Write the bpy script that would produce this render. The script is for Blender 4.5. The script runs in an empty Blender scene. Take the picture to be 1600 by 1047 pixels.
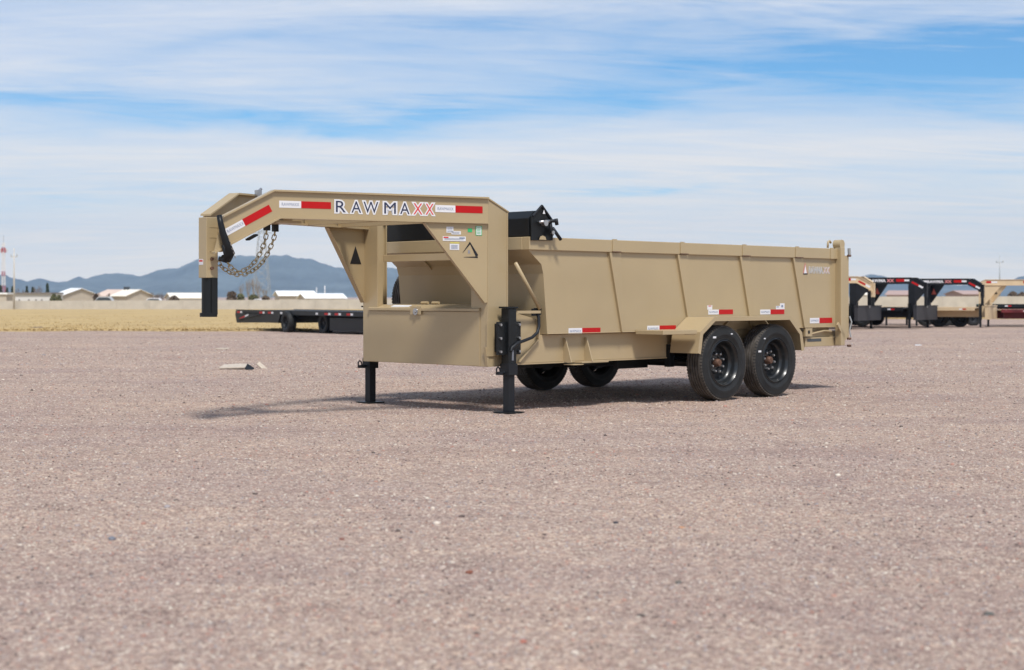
import bpy, bmesh, math, random
import numpy as np
from mathutils import Vector, Matrix
random.seed(7); rng = np.random.default_rng(7)
S = bpy.context.scene; COL = S.collection
PI = math.pi; R = math.radians

# ------------------------------------------------------------------ camera
F = 2431.8; HOR = 463.3; CAMH = 1.1084
cd = bpy.data.cameras.new('camera'); cam = bpy.data.objects.new('camera', cd); COL.objects.link(cam)
cd.sensor_width = 36.0; cd.lens = 36.0 * F / 1600; cam.location = (0, 0, CAMH); cam.rotation_euler = (PI/2, 0, 0)
cd.shift_y = -(523.5 - HOR) / 1600.0
cd.clip_start = 0.1; cd.clip_end = 30000
cd.dof.use_dof = True; cd.dof.focus_distance = 15.6; cd.dof.aperture_fstop = 2.9
S.camera = cam

# ------------------------------------------------------------------ sun, sky
SUN_EL = R(57.5); to_sun = Vector((0.15, -0.60, 1.0)).normalized()
sd = bpy.data.lights.new('sun', 'SUN'); sun = bpy.data.objects.new('sun', sd); COL.objects.link(sun)
sd.energy = 4.1; sd.angle = R(10.5); sd.color = (1.0, 0.955, 0.89)
sun.rotation_euler = to_sun.to_track_quat('Z', 'Y').to_euler(); sun.location = (0, -20, 40)
S.view_settings.view_transform = 'Standard'; S.view_settings.look = 'None'
S.view_settings.gamma = 1; S.view_settings.use_curve_mapping = False; S.view_settings.exposure = 0.0
S.cycles.max_bounces = 6; S.cycles.volume_bounces = 0; S.cycles.transparent_max_bounces = 8

W_ = bpy.data.worlds.new('World'); S.world = W_; W_.use_nodes = True
nt = W_.node_tree; N = nt.nodes; L = nt.links; N.clear()
def nd(t, **k):
    n = N.new(t)
    for a, b in k.items(): setattr(n, a, b)
    return n
def put(sock, v):
    if isinstance(v, bpy.types.NodeSocket): L.new(v, sock)
    else: sock.default_value = v
def mth(op, a, b=0.0, c=0.0, clamp=False):
    n = nd('ShaderNodeMath', operation=op, use_clamp=clamp)
    put(n.inputs[0], a); put(n.inputs[1], b)
    if op in ('MULTIPLY_ADD',): put(n.inputs[2], c)
    return n.outputs[0]
sky = nd('ShaderNodeTexSky', sky_type='NISHITA'); sky.sun_disc = False
sky.sun_elevation = SUN_EL; sky.sun_rotation = R(170); sky.altitude = 1400; sky.air_density = 1.0
sky.dust_density = 0.6; sky.ozone_density = 2.0
tc = nd('ShaderNodeTexCoord'); sp = nd('ShaderNodeSeparateXYZ'); L.new(tc.outputs['Generated'], sp.inputs[0])
X, Y, Z = sp.outputs
zz = mth('ADD', mth('MAXIMUM', Z, 0.0), 0.10)
px_ = mth('DIVIDE', X, zz); py_ = mth('DIVIDE', Y, zz)
def comb(a, b, c=0.0):
    n = nd('ShaderNodeCombineXYZ'); put(n.inputs[0], a); put(n.inputs[1], b); put(n.inputs[2], c); return n.outputs[0]
def noise(v, sc, det=5, rough=.55, dist=0.0):
    n = nd('ShaderNodeTexNoise'); L.new(v, n.inputs['Vector']); n.inputs['Scale'].default_value = sc
    n.inputs['Detail'].default_value = det; n.inputs['Roughness'].default_value = rough; n.inputs['Distortion'].default_value = dist
    return n.outputs['Fac']
# cirrus drawn out along one wind direction; the sheet is laid on a high flat layer so that it closes up towards the horizon
wx = mth('MULTIPLY', mth('ADD', px_, mth('MULTIPLY', py_, 0.25)), 0.42)
wy = mth('ADD', mth('MULTIPLY', py_, 1.0), mth('MULTIPLY', px_, -0.10))
n1 = noise(comb(wx, wy, 3.1), 0.85, 6, .60, .7)
n2 = noise(comb(mth('MULTIPLY', wx, 1.7), mth('MULTIPLY', wy, 3.2), 7.7), 1.2, 7, .66, 1.4)
n3 = noise(comb(mth('MULTIPLY', X, 3.0), mth('MULTIPLY', Z, 26.0), 1.0), 1.6, 5, .6, .6)
warp = mth('MULTIPLY', mth('SUBTRACT', n3, .5), 0.05)
warp2 = mth('MULTIPLY', mth('SUBTRACT', n2, .5), 0.03)
Zw = mth('ADD', mth('ADD', Z, warp), warp2)
Xw = mth('ADD', X, mth('MULTIPLY', warp2, 4.0))
def gap(x0, z0, rx, rz, tilt, amt):
    dx = mth('SUBTRACT', Xw, x0); dz = mth('SUBTRACT', mth('SUBTRACT', Zw, z0), mth('MULTIPLY', dx, tilt))
    a = mth('POWER', mth('DIVIDE', mth('ABSOLUTE', dx), rx), 2.0); b = mth('POWER', mth('DIVIDE', mth('ABSOLUTE', dz), rz), 2.0)
    e = mth('EXPONENT', mth('MULTIPLY', mth('ADD', a, b), -1.0))
    return mth('MULTIPLY', e, amt)
gaps = [(-.04, .169, .12, .011, .05, .55), (.22, .160, .16, .012, -.03, .62), (.33, .146, .10, .017, -.03, .80),
        (.25, .134, .15, .014, .0, .80), (-.27, .117, .15, .009, -.03, .70), (-.13, .108, .13, .007, .05, .62),
        (.04, .124, .12, .007, .10, .40), (.31, .110, .10, .009, -.05, .55), (.075, .0705, .045, .0028, .03, .62),
        (-.20, .152, .06, .006, .2, .35), (-.31, .185, .07, .010, .0, .28), (.02, .138, .12, .008, .0, .35),
        (.30, .078, .12, .006, .0, .20), (-.25, .055, .15, .006, .0, .18), (.10, .150, .10, .010, .0, .35), (.08, .135, .45, .030, .0, .18)]
g = 0.0
gaps = [(a_, b_, c_*1.1, d_*1.25, e_, f_*.70) for a_, b_, c_, d_, e_, f_ in gaps]
for t in gaps: g = mth('ADD', g, gap(*t)) if not isinstance(g, float) else gap(*t)
base = mth('MULTIPLY', mth('SUBTRACT', 0.66, n1), 1.7)
blue = mth('ADD', mth('MULTIPLY', g, 1.0), mth('MULTIPLY', base, 0.38))
blue = mth('ADD', blue, mth('MULTIPLY', mth('SUBTRACT', n2, .5), -.75))
blue = mth('MULTIPLY', blue, mth('MULTIPLY_ADD', noise(comb(mth('MULTIPLY', X, 7.0), mth('ADD', mth('MULTIPLY', Z, 85.0), mth('MULTIPLY', X, 5.0)), 4.0), 1.0, 6, .65, .8), 1.7, 0.12))
fade = mth('MULTIPLY', mth('SUBTRACT', Z, 0.005), 16.0, clamp=True)          # thin veil thickens towards the horizon
blue = mth('MULTIPLY', mth('MAXIMUM', blue, 0.0), fade, clamp=True)
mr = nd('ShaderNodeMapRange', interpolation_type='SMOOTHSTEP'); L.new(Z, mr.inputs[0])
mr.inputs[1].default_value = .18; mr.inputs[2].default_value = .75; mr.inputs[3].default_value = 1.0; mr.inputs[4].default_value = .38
cloudf = mth('MULTIPLY', mth('SUBTRACT', 1.0, mth('MULTIPLY', blue, 0.95), clamp=True), mr.outputs[0])  # cloud cover thinned above the view to weaken the fill light
cr = nd('ShaderNodeValToRGB'); L.new(mth('ADD', mth('MULTIPLY', n1, .6), mth('MULTIPLY', n2, .5)), cr.inputs[0])
cr.color_ramp.elements[0].position = .35; cr.color_ramp.elements[0].color = (.65, .735, .89, 1)
cr.color_ramp.elements[1].position = .70; cr.color_ramp.elements[1].color = (.78, .82, .89, 1)
sc1 = nd('ShaderNodeMixRGB', blend_type='MULTIPLY'); sc1.inputs[0].default_value = 1; L.new(cr.outputs[0], sc1.inputs[1])
SKY_S = 0.10
CB = 1.0 / SKY_S
lowr = nd('ShaderNodeValToRGB'); L.new(Z, lowr.inputs[0]); lowr.color_ramp.interpolation = 'EASE'
lowr.color_ramp.elements[0].position = 0.0; lowr.color_ramp.elements[0].color = (1.36, 1.20, .95, 1)
lowr.color_ramp.elements[1].position = .17; lowr.color_ramp.elements[1].color = (1, 1, 1, 1)
sc0 = nd('ShaderNodeMixRGB', blend_type='MULTIPLY'); sc0.inputs[0].default_value = 1; L.new(lowr.outputs[0], sc0.inputs[1]); sc0.inputs[2].default_value = (CB, CB, CB, 1)
L.new(sc0.outputs[0], sc1.inputs[2])
tint = nd('ShaderNodeMixRGB', blend_type='MULTIPLY'); tint.inputs[0].default_value = 1; L.new(sky.outputs[0], tint.inputs[1])
tint.inputs[2].default_value = (0.52, 1.0, 1.27, 1)
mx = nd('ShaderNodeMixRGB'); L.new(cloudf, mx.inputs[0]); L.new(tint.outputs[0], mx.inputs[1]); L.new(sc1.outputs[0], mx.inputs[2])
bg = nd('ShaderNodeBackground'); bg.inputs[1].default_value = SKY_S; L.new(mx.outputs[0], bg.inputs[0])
wo = nd('ShaderNodeOutputWorld'); L.new(bg.outputs[0], wo.inputs[0])

# ------------------------------------------------------------------ materials
def mat(name, col, rough=.5, metal=0.0, var=.06, vscale=3.0, bump=0.0, bscale=60.0, coat=0.0, spec=.5):
    m = bpy.data.materials.new(name); m.use_nodes = True; t = m.node_tree; b = t.nodes['Principled BSDF']
    b.inputs['Roughness'].default_value = rough; b.inputs['Metallic'].default_value = metal
    b.inputs['Coat Weight'].default_value = coat; b.inputs['Specular IOR Level'].default_value = spec
    tcn = t.nodes.new('ShaderNodeTexCoord')
    n = t.nodes.new('ShaderNodeTexNoise'); n.inputs['Scale'].default_value = vscale; n.inputs['Detail'].default_value = 5
    t.links.new(tcn.outputs['Object'], n.inputs['Vector'])
    r = t.nodes.new('ShaderNodeValToRGB'); t.links.new(n.outputs['Fac'], r.inputs[0])
    r.color_ramp.elements[0].position = .3; r.color_ramp.elements[1].position = .7
    r.color_ramp.elements[0].color = (*[c * (1 - var) for c in col], 1); r.color_ramp.elements[1].color = (*[min(1, c * (1 + var)) for c in col], 1)
    t.links.new(r.outputs[0], b.inputs['Base Color'])
    if bump:
        n2 = t.nodes.new('ShaderNodeTexNoise'); n2.inputs['Scale'].default_value = bscale; n2.inputs['Detail'].default_value = 4
        t.links.new(tcn.outputs['Object'], n2.inputs['Vector'])
        bp = t.nodes.new('ShaderNodeBump'); bp.inputs['Strength'].default_value = bump; bp.inputs['Distance'].default_value = .01
        t.links.new(n2.outputs['Fac'], bp.inputs['Height']); t.links.new(bp.outputs[0], b.inputs['Normal'])
    return m
TAN = mat('tan_paint', (.400, .308, .176), .42, var=.045, vscale=1.3, bump=.05, bscale=9, coat=.15)
def dress_paint(m):
    t = m.node_tree; n = t.nodes; l = t.links; b = n['Principled BSDF']; tcn = n['Texture Coordinate']
    old = b.inputs['Base Color'].links[0].from_socket
    sp_ = n.new('ShaderNodeSeparateXYZ'); l.new(tcn.outputs['Object'], sp_.inputs[0])
    def no(sc, vec=None, det=5, ro=.6):
        q = n.new('ShaderNodeTexNoise'); q.inputs['Scale'].default_value = sc; q.inputs['Detail'].default_value = det; q.inputs['Roughness'].default_value = ro
        l.new(vec or tcn.outputs['Object'], q.inputs['Vector']); return q.outputs['Fac']
    mpn = n.new('ShaderNodeMapping'); mpn.inputs['Scale'].default_value = (9, 9, .9); l.new(tcn.outputs['Object'], mpn.inputs[0])
    streak = no(2.0, mpn.outputs[0], 6, .7)
    def mm(op, a, c, cl=False):
        q = n.new('ShaderNodeMath'); q.operation = op; q.use_clamp = cl
        for i_, v_ in enumerate((a, c)):
            if isinstance(v_, bpy.types.NodeSocket): l.new(v_, q.inputs[i_])
            else: q.inputs[i_].default_value = v_
        return q.outputs[0]
    low = mm('SUBTRACT', 1.0, mm('MULTIPLY', sp_.outputs[2], .95), True)                 # road dust settles low on the body
    d = mm('MULTIPLY', mm('MULTIPLY', low, .55), mm('MULTIPLY', no(3.5), mm('ADD', streak, .35)), True)
    patch = mm('MULTIPLY', mm('SUBTRACT', no(.9, None, 4, .65), .5, True), .9, True)
    f = mm('ADD', d, mm('MULTIPLY', patch, mm('MULTIPLY', streak, .9)), True)
    mx_ = n.new('ShaderNodeMixRGB'); l.new(f, mx_.inputs[0]); l.new(old, mx_.inputs[1]); mx_.inputs[2].default_value = (.43, .345, .245, 1)
    sc_ = n.new('ShaderNodeValToRGB'); l.new(no(38, None, 3, .8), sc_.inputs[0]); sc_.color_ramp.elements[0].position = .22; sc_.color_ramp.elements[0].color = (.72,.68,.62,1); sc_.color_ramp.elements[1].position = .30; sc_.color_ramp.elements[1].color = (1,1,1,1)
    m2 = n.new('ShaderNodeMixRGB'); m2.blend_type = 'MULTIPLY'; m2.inputs[0].default_value = .7; l.new(mx_.outputs[0], m2.inputs[1]); l.new(sc_.outputs[0], m2.inputs[2])
    l.new(m2.outputs[0], b.inputs['Base Color'])
    l.new(mm('ADD', mm('MULTIPLY', no(2.2), .30), .24), b.inputs['Roughness'])
    bp_ = n.new('ShaderNodeBump'); bp_.inputs['Strength'].default_value = .5; bp_.inputs['Distance'].default_value = .02
    l.new(no(1.9, None, 1, .4), bp_.inputs['Height'])
    ob = b.inputs['Normal'].links[0].from_node; l.new(bp_.outputs[0], ob.inputs['Normal'])
dress_paint(TAN)
TAN2 = mat('far_tan_paint', (.60, .46, .29), .5)
BLK = mat('black_paint', (.009, .0105, .012), .42, var=.25, vscale=4, bump=.05, bscale=20, spec=.28)
GLOSS = mat('gloss_black', (.010, .012, .014), .33, var=.2, coat=.15)
BLKS = mat('black_satin', (.012, .014, .018), .5, var=.2, spec=.3)
DGREY = mat('charcoal_box', (.035, .036, .042), .5)
RUB = mat('rubber', (.017, .018, .019), .62, var=.3, vscale=7, bump=.25, bscale=90, spec=.3)
TRD = mat('dusty_tread', (.085, .076, .068), .95, var=.35, vscale=14, bump=.5, bscale=110, spec=.1)
STEEL = mat('bare_steel', (.42, .42, .43), .35, .9)
BRASSY = mat('zinc_chain', (.50, .42, .26), .45, .6, var=.25, vscale=30)
RUSTY = mat('rusty_hub', (.14, .075, .05), .7, .3, var=.3, vscale=30)
RED = mat('red_tape', (.45, .004, .006), .45, var=.05, spec=.3)
WHT = mat('white_tape', (.72, .72, .74), .4, var=.03)
LBL = mat('white_label', (.70, .70, .72), .5, var=.05)
NAVY = mat('navy_letter', (.022, .03, .075), .45)
REDL = mat('red_letter', (.62, .055, .05), .45)
PRINT = mat('small_print', (.22, .26, .36), .6)
GREEN = mat('green_sticker', (.03, .42, .14), .5)
YEL = mat('yellow_print', (.70, .62, .08), .5)
PINK = mat('pale_reflector', (.65, .6, .6), .4)
WOOD = mat('weathered_board', (.50, .43, .35), .8, var=.12, vscale=20, bump=.3)
PALE = mat('plastered_wall', (.50, .455, .385), .9, var=.10, vscale=.6, bump=.2, bscale=6)
PALE2 = mat('white_plaster', (.62, .61, .59), .9, var=.05, vscale=.4)
BEIGEW = mat('beige_plaster', (.50, .44, .36), .9, var=.08, vscale=.4)
WROOF = mat('white_sheet_roof', (.86, .87, .86), .5, var=.03, vscale=.3)
CROOF = mat('cream_sheet_roof', (.82, .76, .65), .6, var=.04, vscale=.3)
PROOF = mat('faded_salmon_roof', (.66, .51, .42), .7, var=.08, vscale=.3)
BRROOF = mat('brown_roof', (.40, .29, .26), .8)
GROOF = mat('grey_roof', (.20, .18, .17), .7, var=.1)
DARKW = mat('dark_glass', (.05, .06, .07), .2)
GALV = mat('galvanised', (.40, .42, .43), .5, .4)
POLEM = mat('concrete_pole', (.52, .49, .44), .9)
REDM = mat('mast_red', (.42, .12, .14), .6); WHM = mat('mast_white', (.75, .74, .74), .6)
BARK = mat('bare_twigs', (.16, .115, .085), .9, var=.2)
CYP = mat('cypress_leaf', (.035, .055, .03), .8, var=.4, vscale=2)
OLIVE = mat('olive_leaf', (.12, .12, .05), .85, var=.35, vscale=2)
MAROON = mat('maroon_paint', (.15, .015, .02), .5)

# ------------------------------------------------------------------ mesh helpers
class MB:
    def __init__(s, T=None): s.v = []; s.f = []; s.T = T
    def add(s, vs, fs):
        k = len(s.v)
        for p in vs: s.v.append(tuple(s.T(*p)) if s.T else tuple(p))
        for f in fs: s.f.append([i + k for i in f])
        return s
    def box(s, a0, a1, b0, b1, c0, c1):
        s.add([(a0,b0,c0),(a1,b0,c0),(a1,b1,c0),(a0,b1,c0),(a0,b0,c1),(a1,b0,c1),(a1,b1,c1),(a0,b1,c1)],
              [(0,3,2,1),(4,5,6,7),(0,1,5,4),(1,2,6,5),(2,3,7,6),(3,0,4,7)]); return s
    def prism(s, poly, ext):
        n = len(poly); e = ext
        vs = list(poly) + [(p[0]+e[0], p[1]+e[1], p[2]+e[2]) for p in poly]
        s.add(vs, [tuple(range(n))[::-1], tuple(range(n, 2*n))] + [(i, (i+1) % n, n+(i+1) % n, n+i) for i in range(n)]); return s
    def tube(s, pts, r, n=8, cap=True):
        pts = [Vector(p) for p in pts]; rings = []; up = None
        rr = r if isinstance(r, (list, tuple)) else [r]*len(pts)
        for i, p in enumerate(pts):
            d = (pts[min(i+1, len(pts)-1)] - pts[max(i-1, 0)]).normalized()
            if up is None:
                up = Vector((0,0,1)) if abs(d.z) < .9 else Vector((1,0,0))
            a = d.cross(up).normalized(); b = a.cross(d).normalized(); up = b
            rings.append([p + a*math.cos(2*PI*k/n)*rr[i] + b*math.sin(2*PI*k/n)*rr[i] for k in range(n)])
        vs = [q for rg in rings for q in rg]; fs = []
        for i in range(len(pts)-1):
            for k in range(n): fs.append((i*n+k, i*n+(k+1) % n, (i+1)*n+(k+1) % n, (i+1)*n+k))
        if cap: fs += [tuple(range(n))[::-1], tuple(range((len(pts)-1)*n, len(pts)*n))]
        s.add(vs, fs); return s
    def lathe(s, prof, c, axis, n=32, closed=False):
        c = Vector(c); ax = Vector(axis).normalized(); a = ax.orthogonal().normalized(); b = ax.cross(a)
        vs = []; m = len(prof)
        for k in range(n):
            th = 2*PI*k/n; d = a*math.cos(th) + b*math.sin(th)
            for (r, h) in prof: vs.append(c + ax*h + d*r)
        fs = []
        for k in range(n):
            for i in range(m if closed else m-1):
                j = (i+1) % m; fs.append((k*m+i, k*m+j, ((k+1) % n)*m+j, ((k+1) % n)*m+i))
        s.add(vs, fs); return s
    def build(s, name, material, parent=None, bevel=0.0, smooth=False, sharp=None):
        me = bpy.data.meshes.new(name); me.from_pydata([tuple(p) for p in s.v], [], s.f)
        bm = bmesh.new(); bm.from_mesh(me); bmesh.ops.remove_doubles(bm, verts=bm.verts, dist=1e-5) if smooth else None
        bmesh.ops.recalc_face_normals(bm, faces=bm.faces); bm.to_mesh(me); bm.free()
        me.materials.append(material)
        if smooth:
            me.shade_smooth()
            if sharp: me.set_sharp_from_angle(angle=R(sharp))
        o = bpy.data.objects.new(name, me); COL.objects.link(o)
        if parent is not None: o.parent = parent
        if bevel:
            b = o.modifiers.new('bevel', 'BEVEL'); b.width = bevel; b.segments = 2; b.limit_method = 'ANGLE'; b.angle_limit = R(40)
        return o
def tag(o, label=None, cat=None, group=None, kind=None):
    if label: o['label'] = label
    if cat: o['category'] = cat
    if group: o['group'] = group
    if kind: o['kind'] = kind
    return o
def empty(name, loc, rz=0, label=None, cat=None, group=None):
    o = bpy.data.objects.new(name, None); COL.objects.link(o); o.location = loc; o.rotation_euler = (0,0,rz); o.empty_display_size = .3
    return tag(o, label, cat, group)
_tc = {}
def text_geo(txt, size, off=0.0, sx=1.0, sp=1.0):
    k = (txt, size, off, sx, sp)
    if k not in _tc:
        cu = bpy.data.curves.new('lettering', 'FONT'); cu.body = txt; cu.size = size; cu.offset = off; cu.extrude = .0006
        cu.space_character = sp; cu.fill_mode = 'BOTH'; cu.resolution_u = 3
        o = bpy.data.objects.new('lettering', cu); COL.objects.link(o)
        dg = bpy.context.evaluated_depsgraph_get(); me = bpy.data.meshes.new_from_object(o.evaluated_get(dg))
        vs = [(v.co.x*sx, v.co.y, v.co.z) for v in me.vertices]; fs = [tuple(p.vertices) for p in me.polygons]
        bpy.data.objects.remove(o); bpy.data.curves.remove(cu); bpy.data.meshes.remove(me)
        _tc[k] = (vs, fs)
    return _tc[k]
def letters(name, txt, size, org, ex, ey, material, parent, off=0.0, sx=1.0, sp=1.0, lift=0.0, T=None, fit=None):
    vs, fs = text_geo(txt, size, off, sx, sp)
    ex = Vector(ex).normalized(); ey = Vector(ey).normalized(); ez = ex.cross(ey)
    if fit:
        w = max(v[0] for v in vs); k = fit / w
    else: k = 1
    m = MB(T); m.add([tuple(Vector(org) + ex*(v[0]*k) + ey*v[1] + ez*(v[2] + lift)) for v in vs], fs)
    return m.build(name, material, parent)

def gz(y):
    if y < 18: return 0.0
    y = min(y, 300.0); t = y - 18
    return -.005 * t * (t/(t+6))
def at(u, D, z=None):
    return Vector(((u-800)/F*D, D, gz(D) if z is None else z))
def zat(v, D): return CAMH + (HOR - v)/F*D

# ------------------------------------------------------------------ ground
def gravel_mat():
    m = bpy.data.materials.new('pink_gravel'); m.use_nodes = True; t = m.node_tree; b = t.nodes['Principled BSDF']
    b.inputs['Roughness'].default_value = .95; b.inputs['Specular IOR Level'].default_value = .2
    g = t.nodes.new('ShaderNodeNewGeometry'); P = g.outputs['Position']; l = t.links
    def no(sc, det=4, r=.6):
        n = t.nodes.new('ShaderNodeTexNoise'); n.inputs['Scale'].default_value = sc; n.inputs['Detail'].default_value = det; n.inputs['Roughness'].default_value = r
        l.new(P, n.inputs['Vector']); return n.outputs['Fac']
    def ramp(src, els):
        r = t.nodes.new('ShaderNodeValToRGB'); l.new(src, r.inputs[0]); e = r.color_ramp.elements
        e[0].position, e[0].color = els[0][0], (*els[0][1], 1); e[1].position, e[1].color = els[-1][0], (*els[-1][1], 1)
        for p, c in els[1:-1]:
            q = e.new(p); q.color = (*c, 1)
        return r.outputs[0]
    def mixc(bt, f, a, c):
        n = t.nodes.new('ShaderNodeMixRGB'); n.blend_type = bt
        if isinstance(f, float): n.inputs[0].default_value = f
        else: l.new(f, n.inputs[0])
        l.new(a, n.inputs[1]); l.new(c, n.inputs[2]); return n.outputs[0]
    vo = t.nodes.new('ShaderNodeTexVoronoi'); vo.inputs['Scale'].default_value = 85; l.new(P, vo.inputs['Vector'])
    sep = t.nodes.new('ShaderNodeSeparateColor'); l.new(vo.outputs['Color'], sep.inputs[0])
    stone = ramp(sep.outputs[0], [(0.0, (.16, .115, .10)), (.12, (.27, .20, .18)), (.45, (.355, .270, .235)), (.75, (.43, .335, .29)), (.93, (.54, .45, .385)), (1.0, (.60, .53, .46))])
    vo2 = t.nodes.new('ShaderNodeTexVoronoi'); vo2.inputs['Scale'].default_value = 30; l.new(P, vo2.inputs['Vector'])
    sep2 = t.nodes.new('ShaderNodeSeparateColor'); l.new(vo2.outputs['Color'], sep2.inputs[0])
    stone2 = ramp(sep2.outputs[1], [(0.0, (.78, .76, .75)), (.2, (.95, .93, .92)), (.8, (1.04, 1.03, 1.02)), (1.0, (1.18, 1.12, 1.06))])
    c = mixc('MULTIPLY', 1.0, stone, stone2)
    big = ramp(no(.35, 5, .6), [(.30, (.90, .88, .90)), (.5, (1.06, 1.05, 1.0)), (.70, (1.15, 1.11, 1.02))])
    c = mixc('MULTIPLY', 1.0, c, big)
    mid = ramp(no(3.0, 6, .7), [(.3, (.80, .78, .78)), (.47, (1, 1, 1)), (.7, (1.14, 1.12, 1.08))])
    c = mixc('MULTIPLY', 1.0, c, mid)
    mpg = t.nodes.new('ShaderNodeMapping'); mpg.inputs['Rotation'].default_value = (0, 0, .35); mpg.inputs['Scale'].default_value = (.12, .9, 1); l.new(P, mpg.inputs[0])
    trn = t.nodes.new('ShaderNodeTexNoise'); trn.inputs['Scale'].default_value = 1.0; trn.inputs['Detail'].default_value = 5; trn.inputs['Roughness'].default_value = .6; l.new(mpg.outputs[0], trn.inputs['Vector'])
    trk = ramp(trn.outputs['Fac'], [(.36, (.92, .90, .90)), (.50, (1, 1, 1)), (.66, (1.05, 1.04, 1.02))])
    c = mixc('MULTIPLY', 1.0, c, trk)
    l.new(c, b.inputs['Base Color'])
    h = t.nodes.new('ShaderNodeMath'); h.operation = 'ADD'; l.new(vo.outputs['Distance'], h.inputs[0]); l.new(no(40, 5), h.inputs[1])
    bp = t.nodes.new('ShaderNodeBump'); bp.inputs['Strength'].default_value = .65; bp.inputs['Distance'].default_value = .012; bp.invert = True
    l.new(h.outputs[0], bp.inputs['Height']); l.new(bp.outputs[0], b.inputs['Normal'])
    return m
GRAV = gravel_mat()
def grid_sheet(ys, halfw, nx, zf, name, m, kind='structure'):
    vs = []; fs = []
    for y in ys:
        hw = halfw(y)
        for i in range(nx):
            x = -hw + 2*hw*i/(nx-1); vs.append((x, y, zf(x, y)))
    for j in range(len(ys)-1):
        for i in range(nx-1): a = j*nx+i; fs.append((a, a+1, a+nx+1, a+nx))
    me = bpy.data.meshes.new(name); me.from_pydata(vs, [], fs); me.materials.append(m); me.shade_smooth()
    o = bpy.data.objects.new(name, me); COL.objects.link(o); o['kind'] = kind; return o
from mathutils import noise as mno
def edge_y(x):   # where the gravel yard ends and the dry field starts
    b = 56.5 + max(0, min(1, (x - 4)/6))*46
    return b + 1.2*mno.noise(Vector((x*.25, 3.3, 0))) + 1.1*mno.noise(Vector((x*1.1, 7.3, 0))) + .5*mno.noise(Vector((x*3.1, 1.3, 0)))
def gh(x, y):
    z = gz(y)
    amp = .012*min(1, max(.15, abs(y-16)/8)) if y < 60 else .02
    return z + amp*mno.noise(Vector((x*.5, y*.5, 0))) - (.004 if abs(y-16) < 4 else 0)
ys = list(np.concatenate([np.arange(-30, 2, 2.0), np.arange(2, 30, .3), np.arange(30, 110, 1.5), [115,125,140,160,180,200,230,260,300,400,600,1000,2000,4000,9000,16000]]))
grid_sheet(ys, lambda y: max(30, abs(y)*.9), 121, gh, 'gravel_ground', GRAV)

# dry field sheet
FIELD = bpy.data.materials.new('dry_field'); FIELD.use_nodes = True
t = FIELD.node_tree; b = t.nodes['Principled BSDF']; b.inputs['Roughness'].default_value = 1; b.inputs['Specular IOR Level'].default_value = .1
ge = t.nodes.new('ShaderNodeNewGeometry'); mp = t.nodes.new('ShaderNodeMapping'); t.links.new(ge.outputs['Position'], mp.inputs[0]); mp.inputs['Scale'].default_value = (.25, .08, 1)
n = t.nodes.new('ShaderNodeTexNoise'); n.inputs['Scale'].default_value = 1.0; n.inputs['Detail'].default_value = 8; n.inputs['Roughness'].default_value = .7; t.links.new(mp.outputs[0], n.inputs['Vector'])
r = t.nodes.new('ShaderNodeValToRGB'); t.links.new(n.outputs['Fac'], r.inputs[0])
r.color_ramp.elements[0].position = .3; r.color_ramp.elements[0].color = (.40, .29, .15, 1); r.color_ramp.elements[1].position = .7; r.color_ramp.elements[1].color = (.52, .385, .185, 1)
t.links.new(r.outputs[0], b.inputs['Base Color'])
xs = np.linspace(-330, 330, 331); vs = []; fs = []; frac = [0, .004, .012, .03, .07, .15, .3, .5, .75, 1]
for x in xs:
    y0 = edge_y(x)
    for q in frac:
        y = y0 + (900-y0)*q; vs.append((x, y, gh(x, y) + .03 + (.03 if q else -.045)))
k = len(frac)
for i in range(len(xs)-1):
    for j in range(k-1): fs.append((i*k+j, (i+1)*k+j, (i+1)*k+j+1, i*k+j+1))
me = bpy.data.meshes.new('dry_field'); me.from_pydata(vs, [], fs); me.materials.append(FIELD); me.shade_smooth()
o = bpy.data.objects.new('dry_field', me); COL.objects.link(o); o['kind'] = 'structure'
# straw tufts standing in the field
def tufts(n, name):
    x = []; v = []; f = []
    for i in range(n):
        D = 57 + 75*rng.random()**1.7 if rng.random() < .8 else 57 + 220*rng.random()
        xx = (rng.random()-.5)*2*(D*.36+3); e = edge_y(xx)
        if D < e + rng.random()*.8 - .2: D = e - .5 + rng.random()**1.6*14
        z = gh(xx, D) + .03; hgt = .025 + .05*rng.random()*(.5+.9*abs(mno.noise(Vector((xx*.2, D*.1, 0)))))
        for q in range(3):
            a = rng.random()*PI; w = .045; dx, dy = math.cos(a)*w, math.sin(a)*w; lx, ly = (rng.random()-.5)*.12, (rng.random()-.5)*.12
            k = len(v); v += [(xx-dx+lx, D-dy, z), (xx+dx+lx, D+dy, z), (xx+lx*2, D+ly*2, z+hgt)]; f.append((k, k+1, k+2))
    me = bpy.data.meshes.new(name); me.from_pydata(v, [], f); me.materials.append(mat('straw', (.46, .335, .16), .95, var=.10, vscale=.3))
    o = bpy.data.objects.new(name, me); COL.objects.link(o); tag(o, 'short dry yellow grass covering the field behind the yard', 'grass', kind='stuff')
tufts(30000, 'dry_grass')

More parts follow.
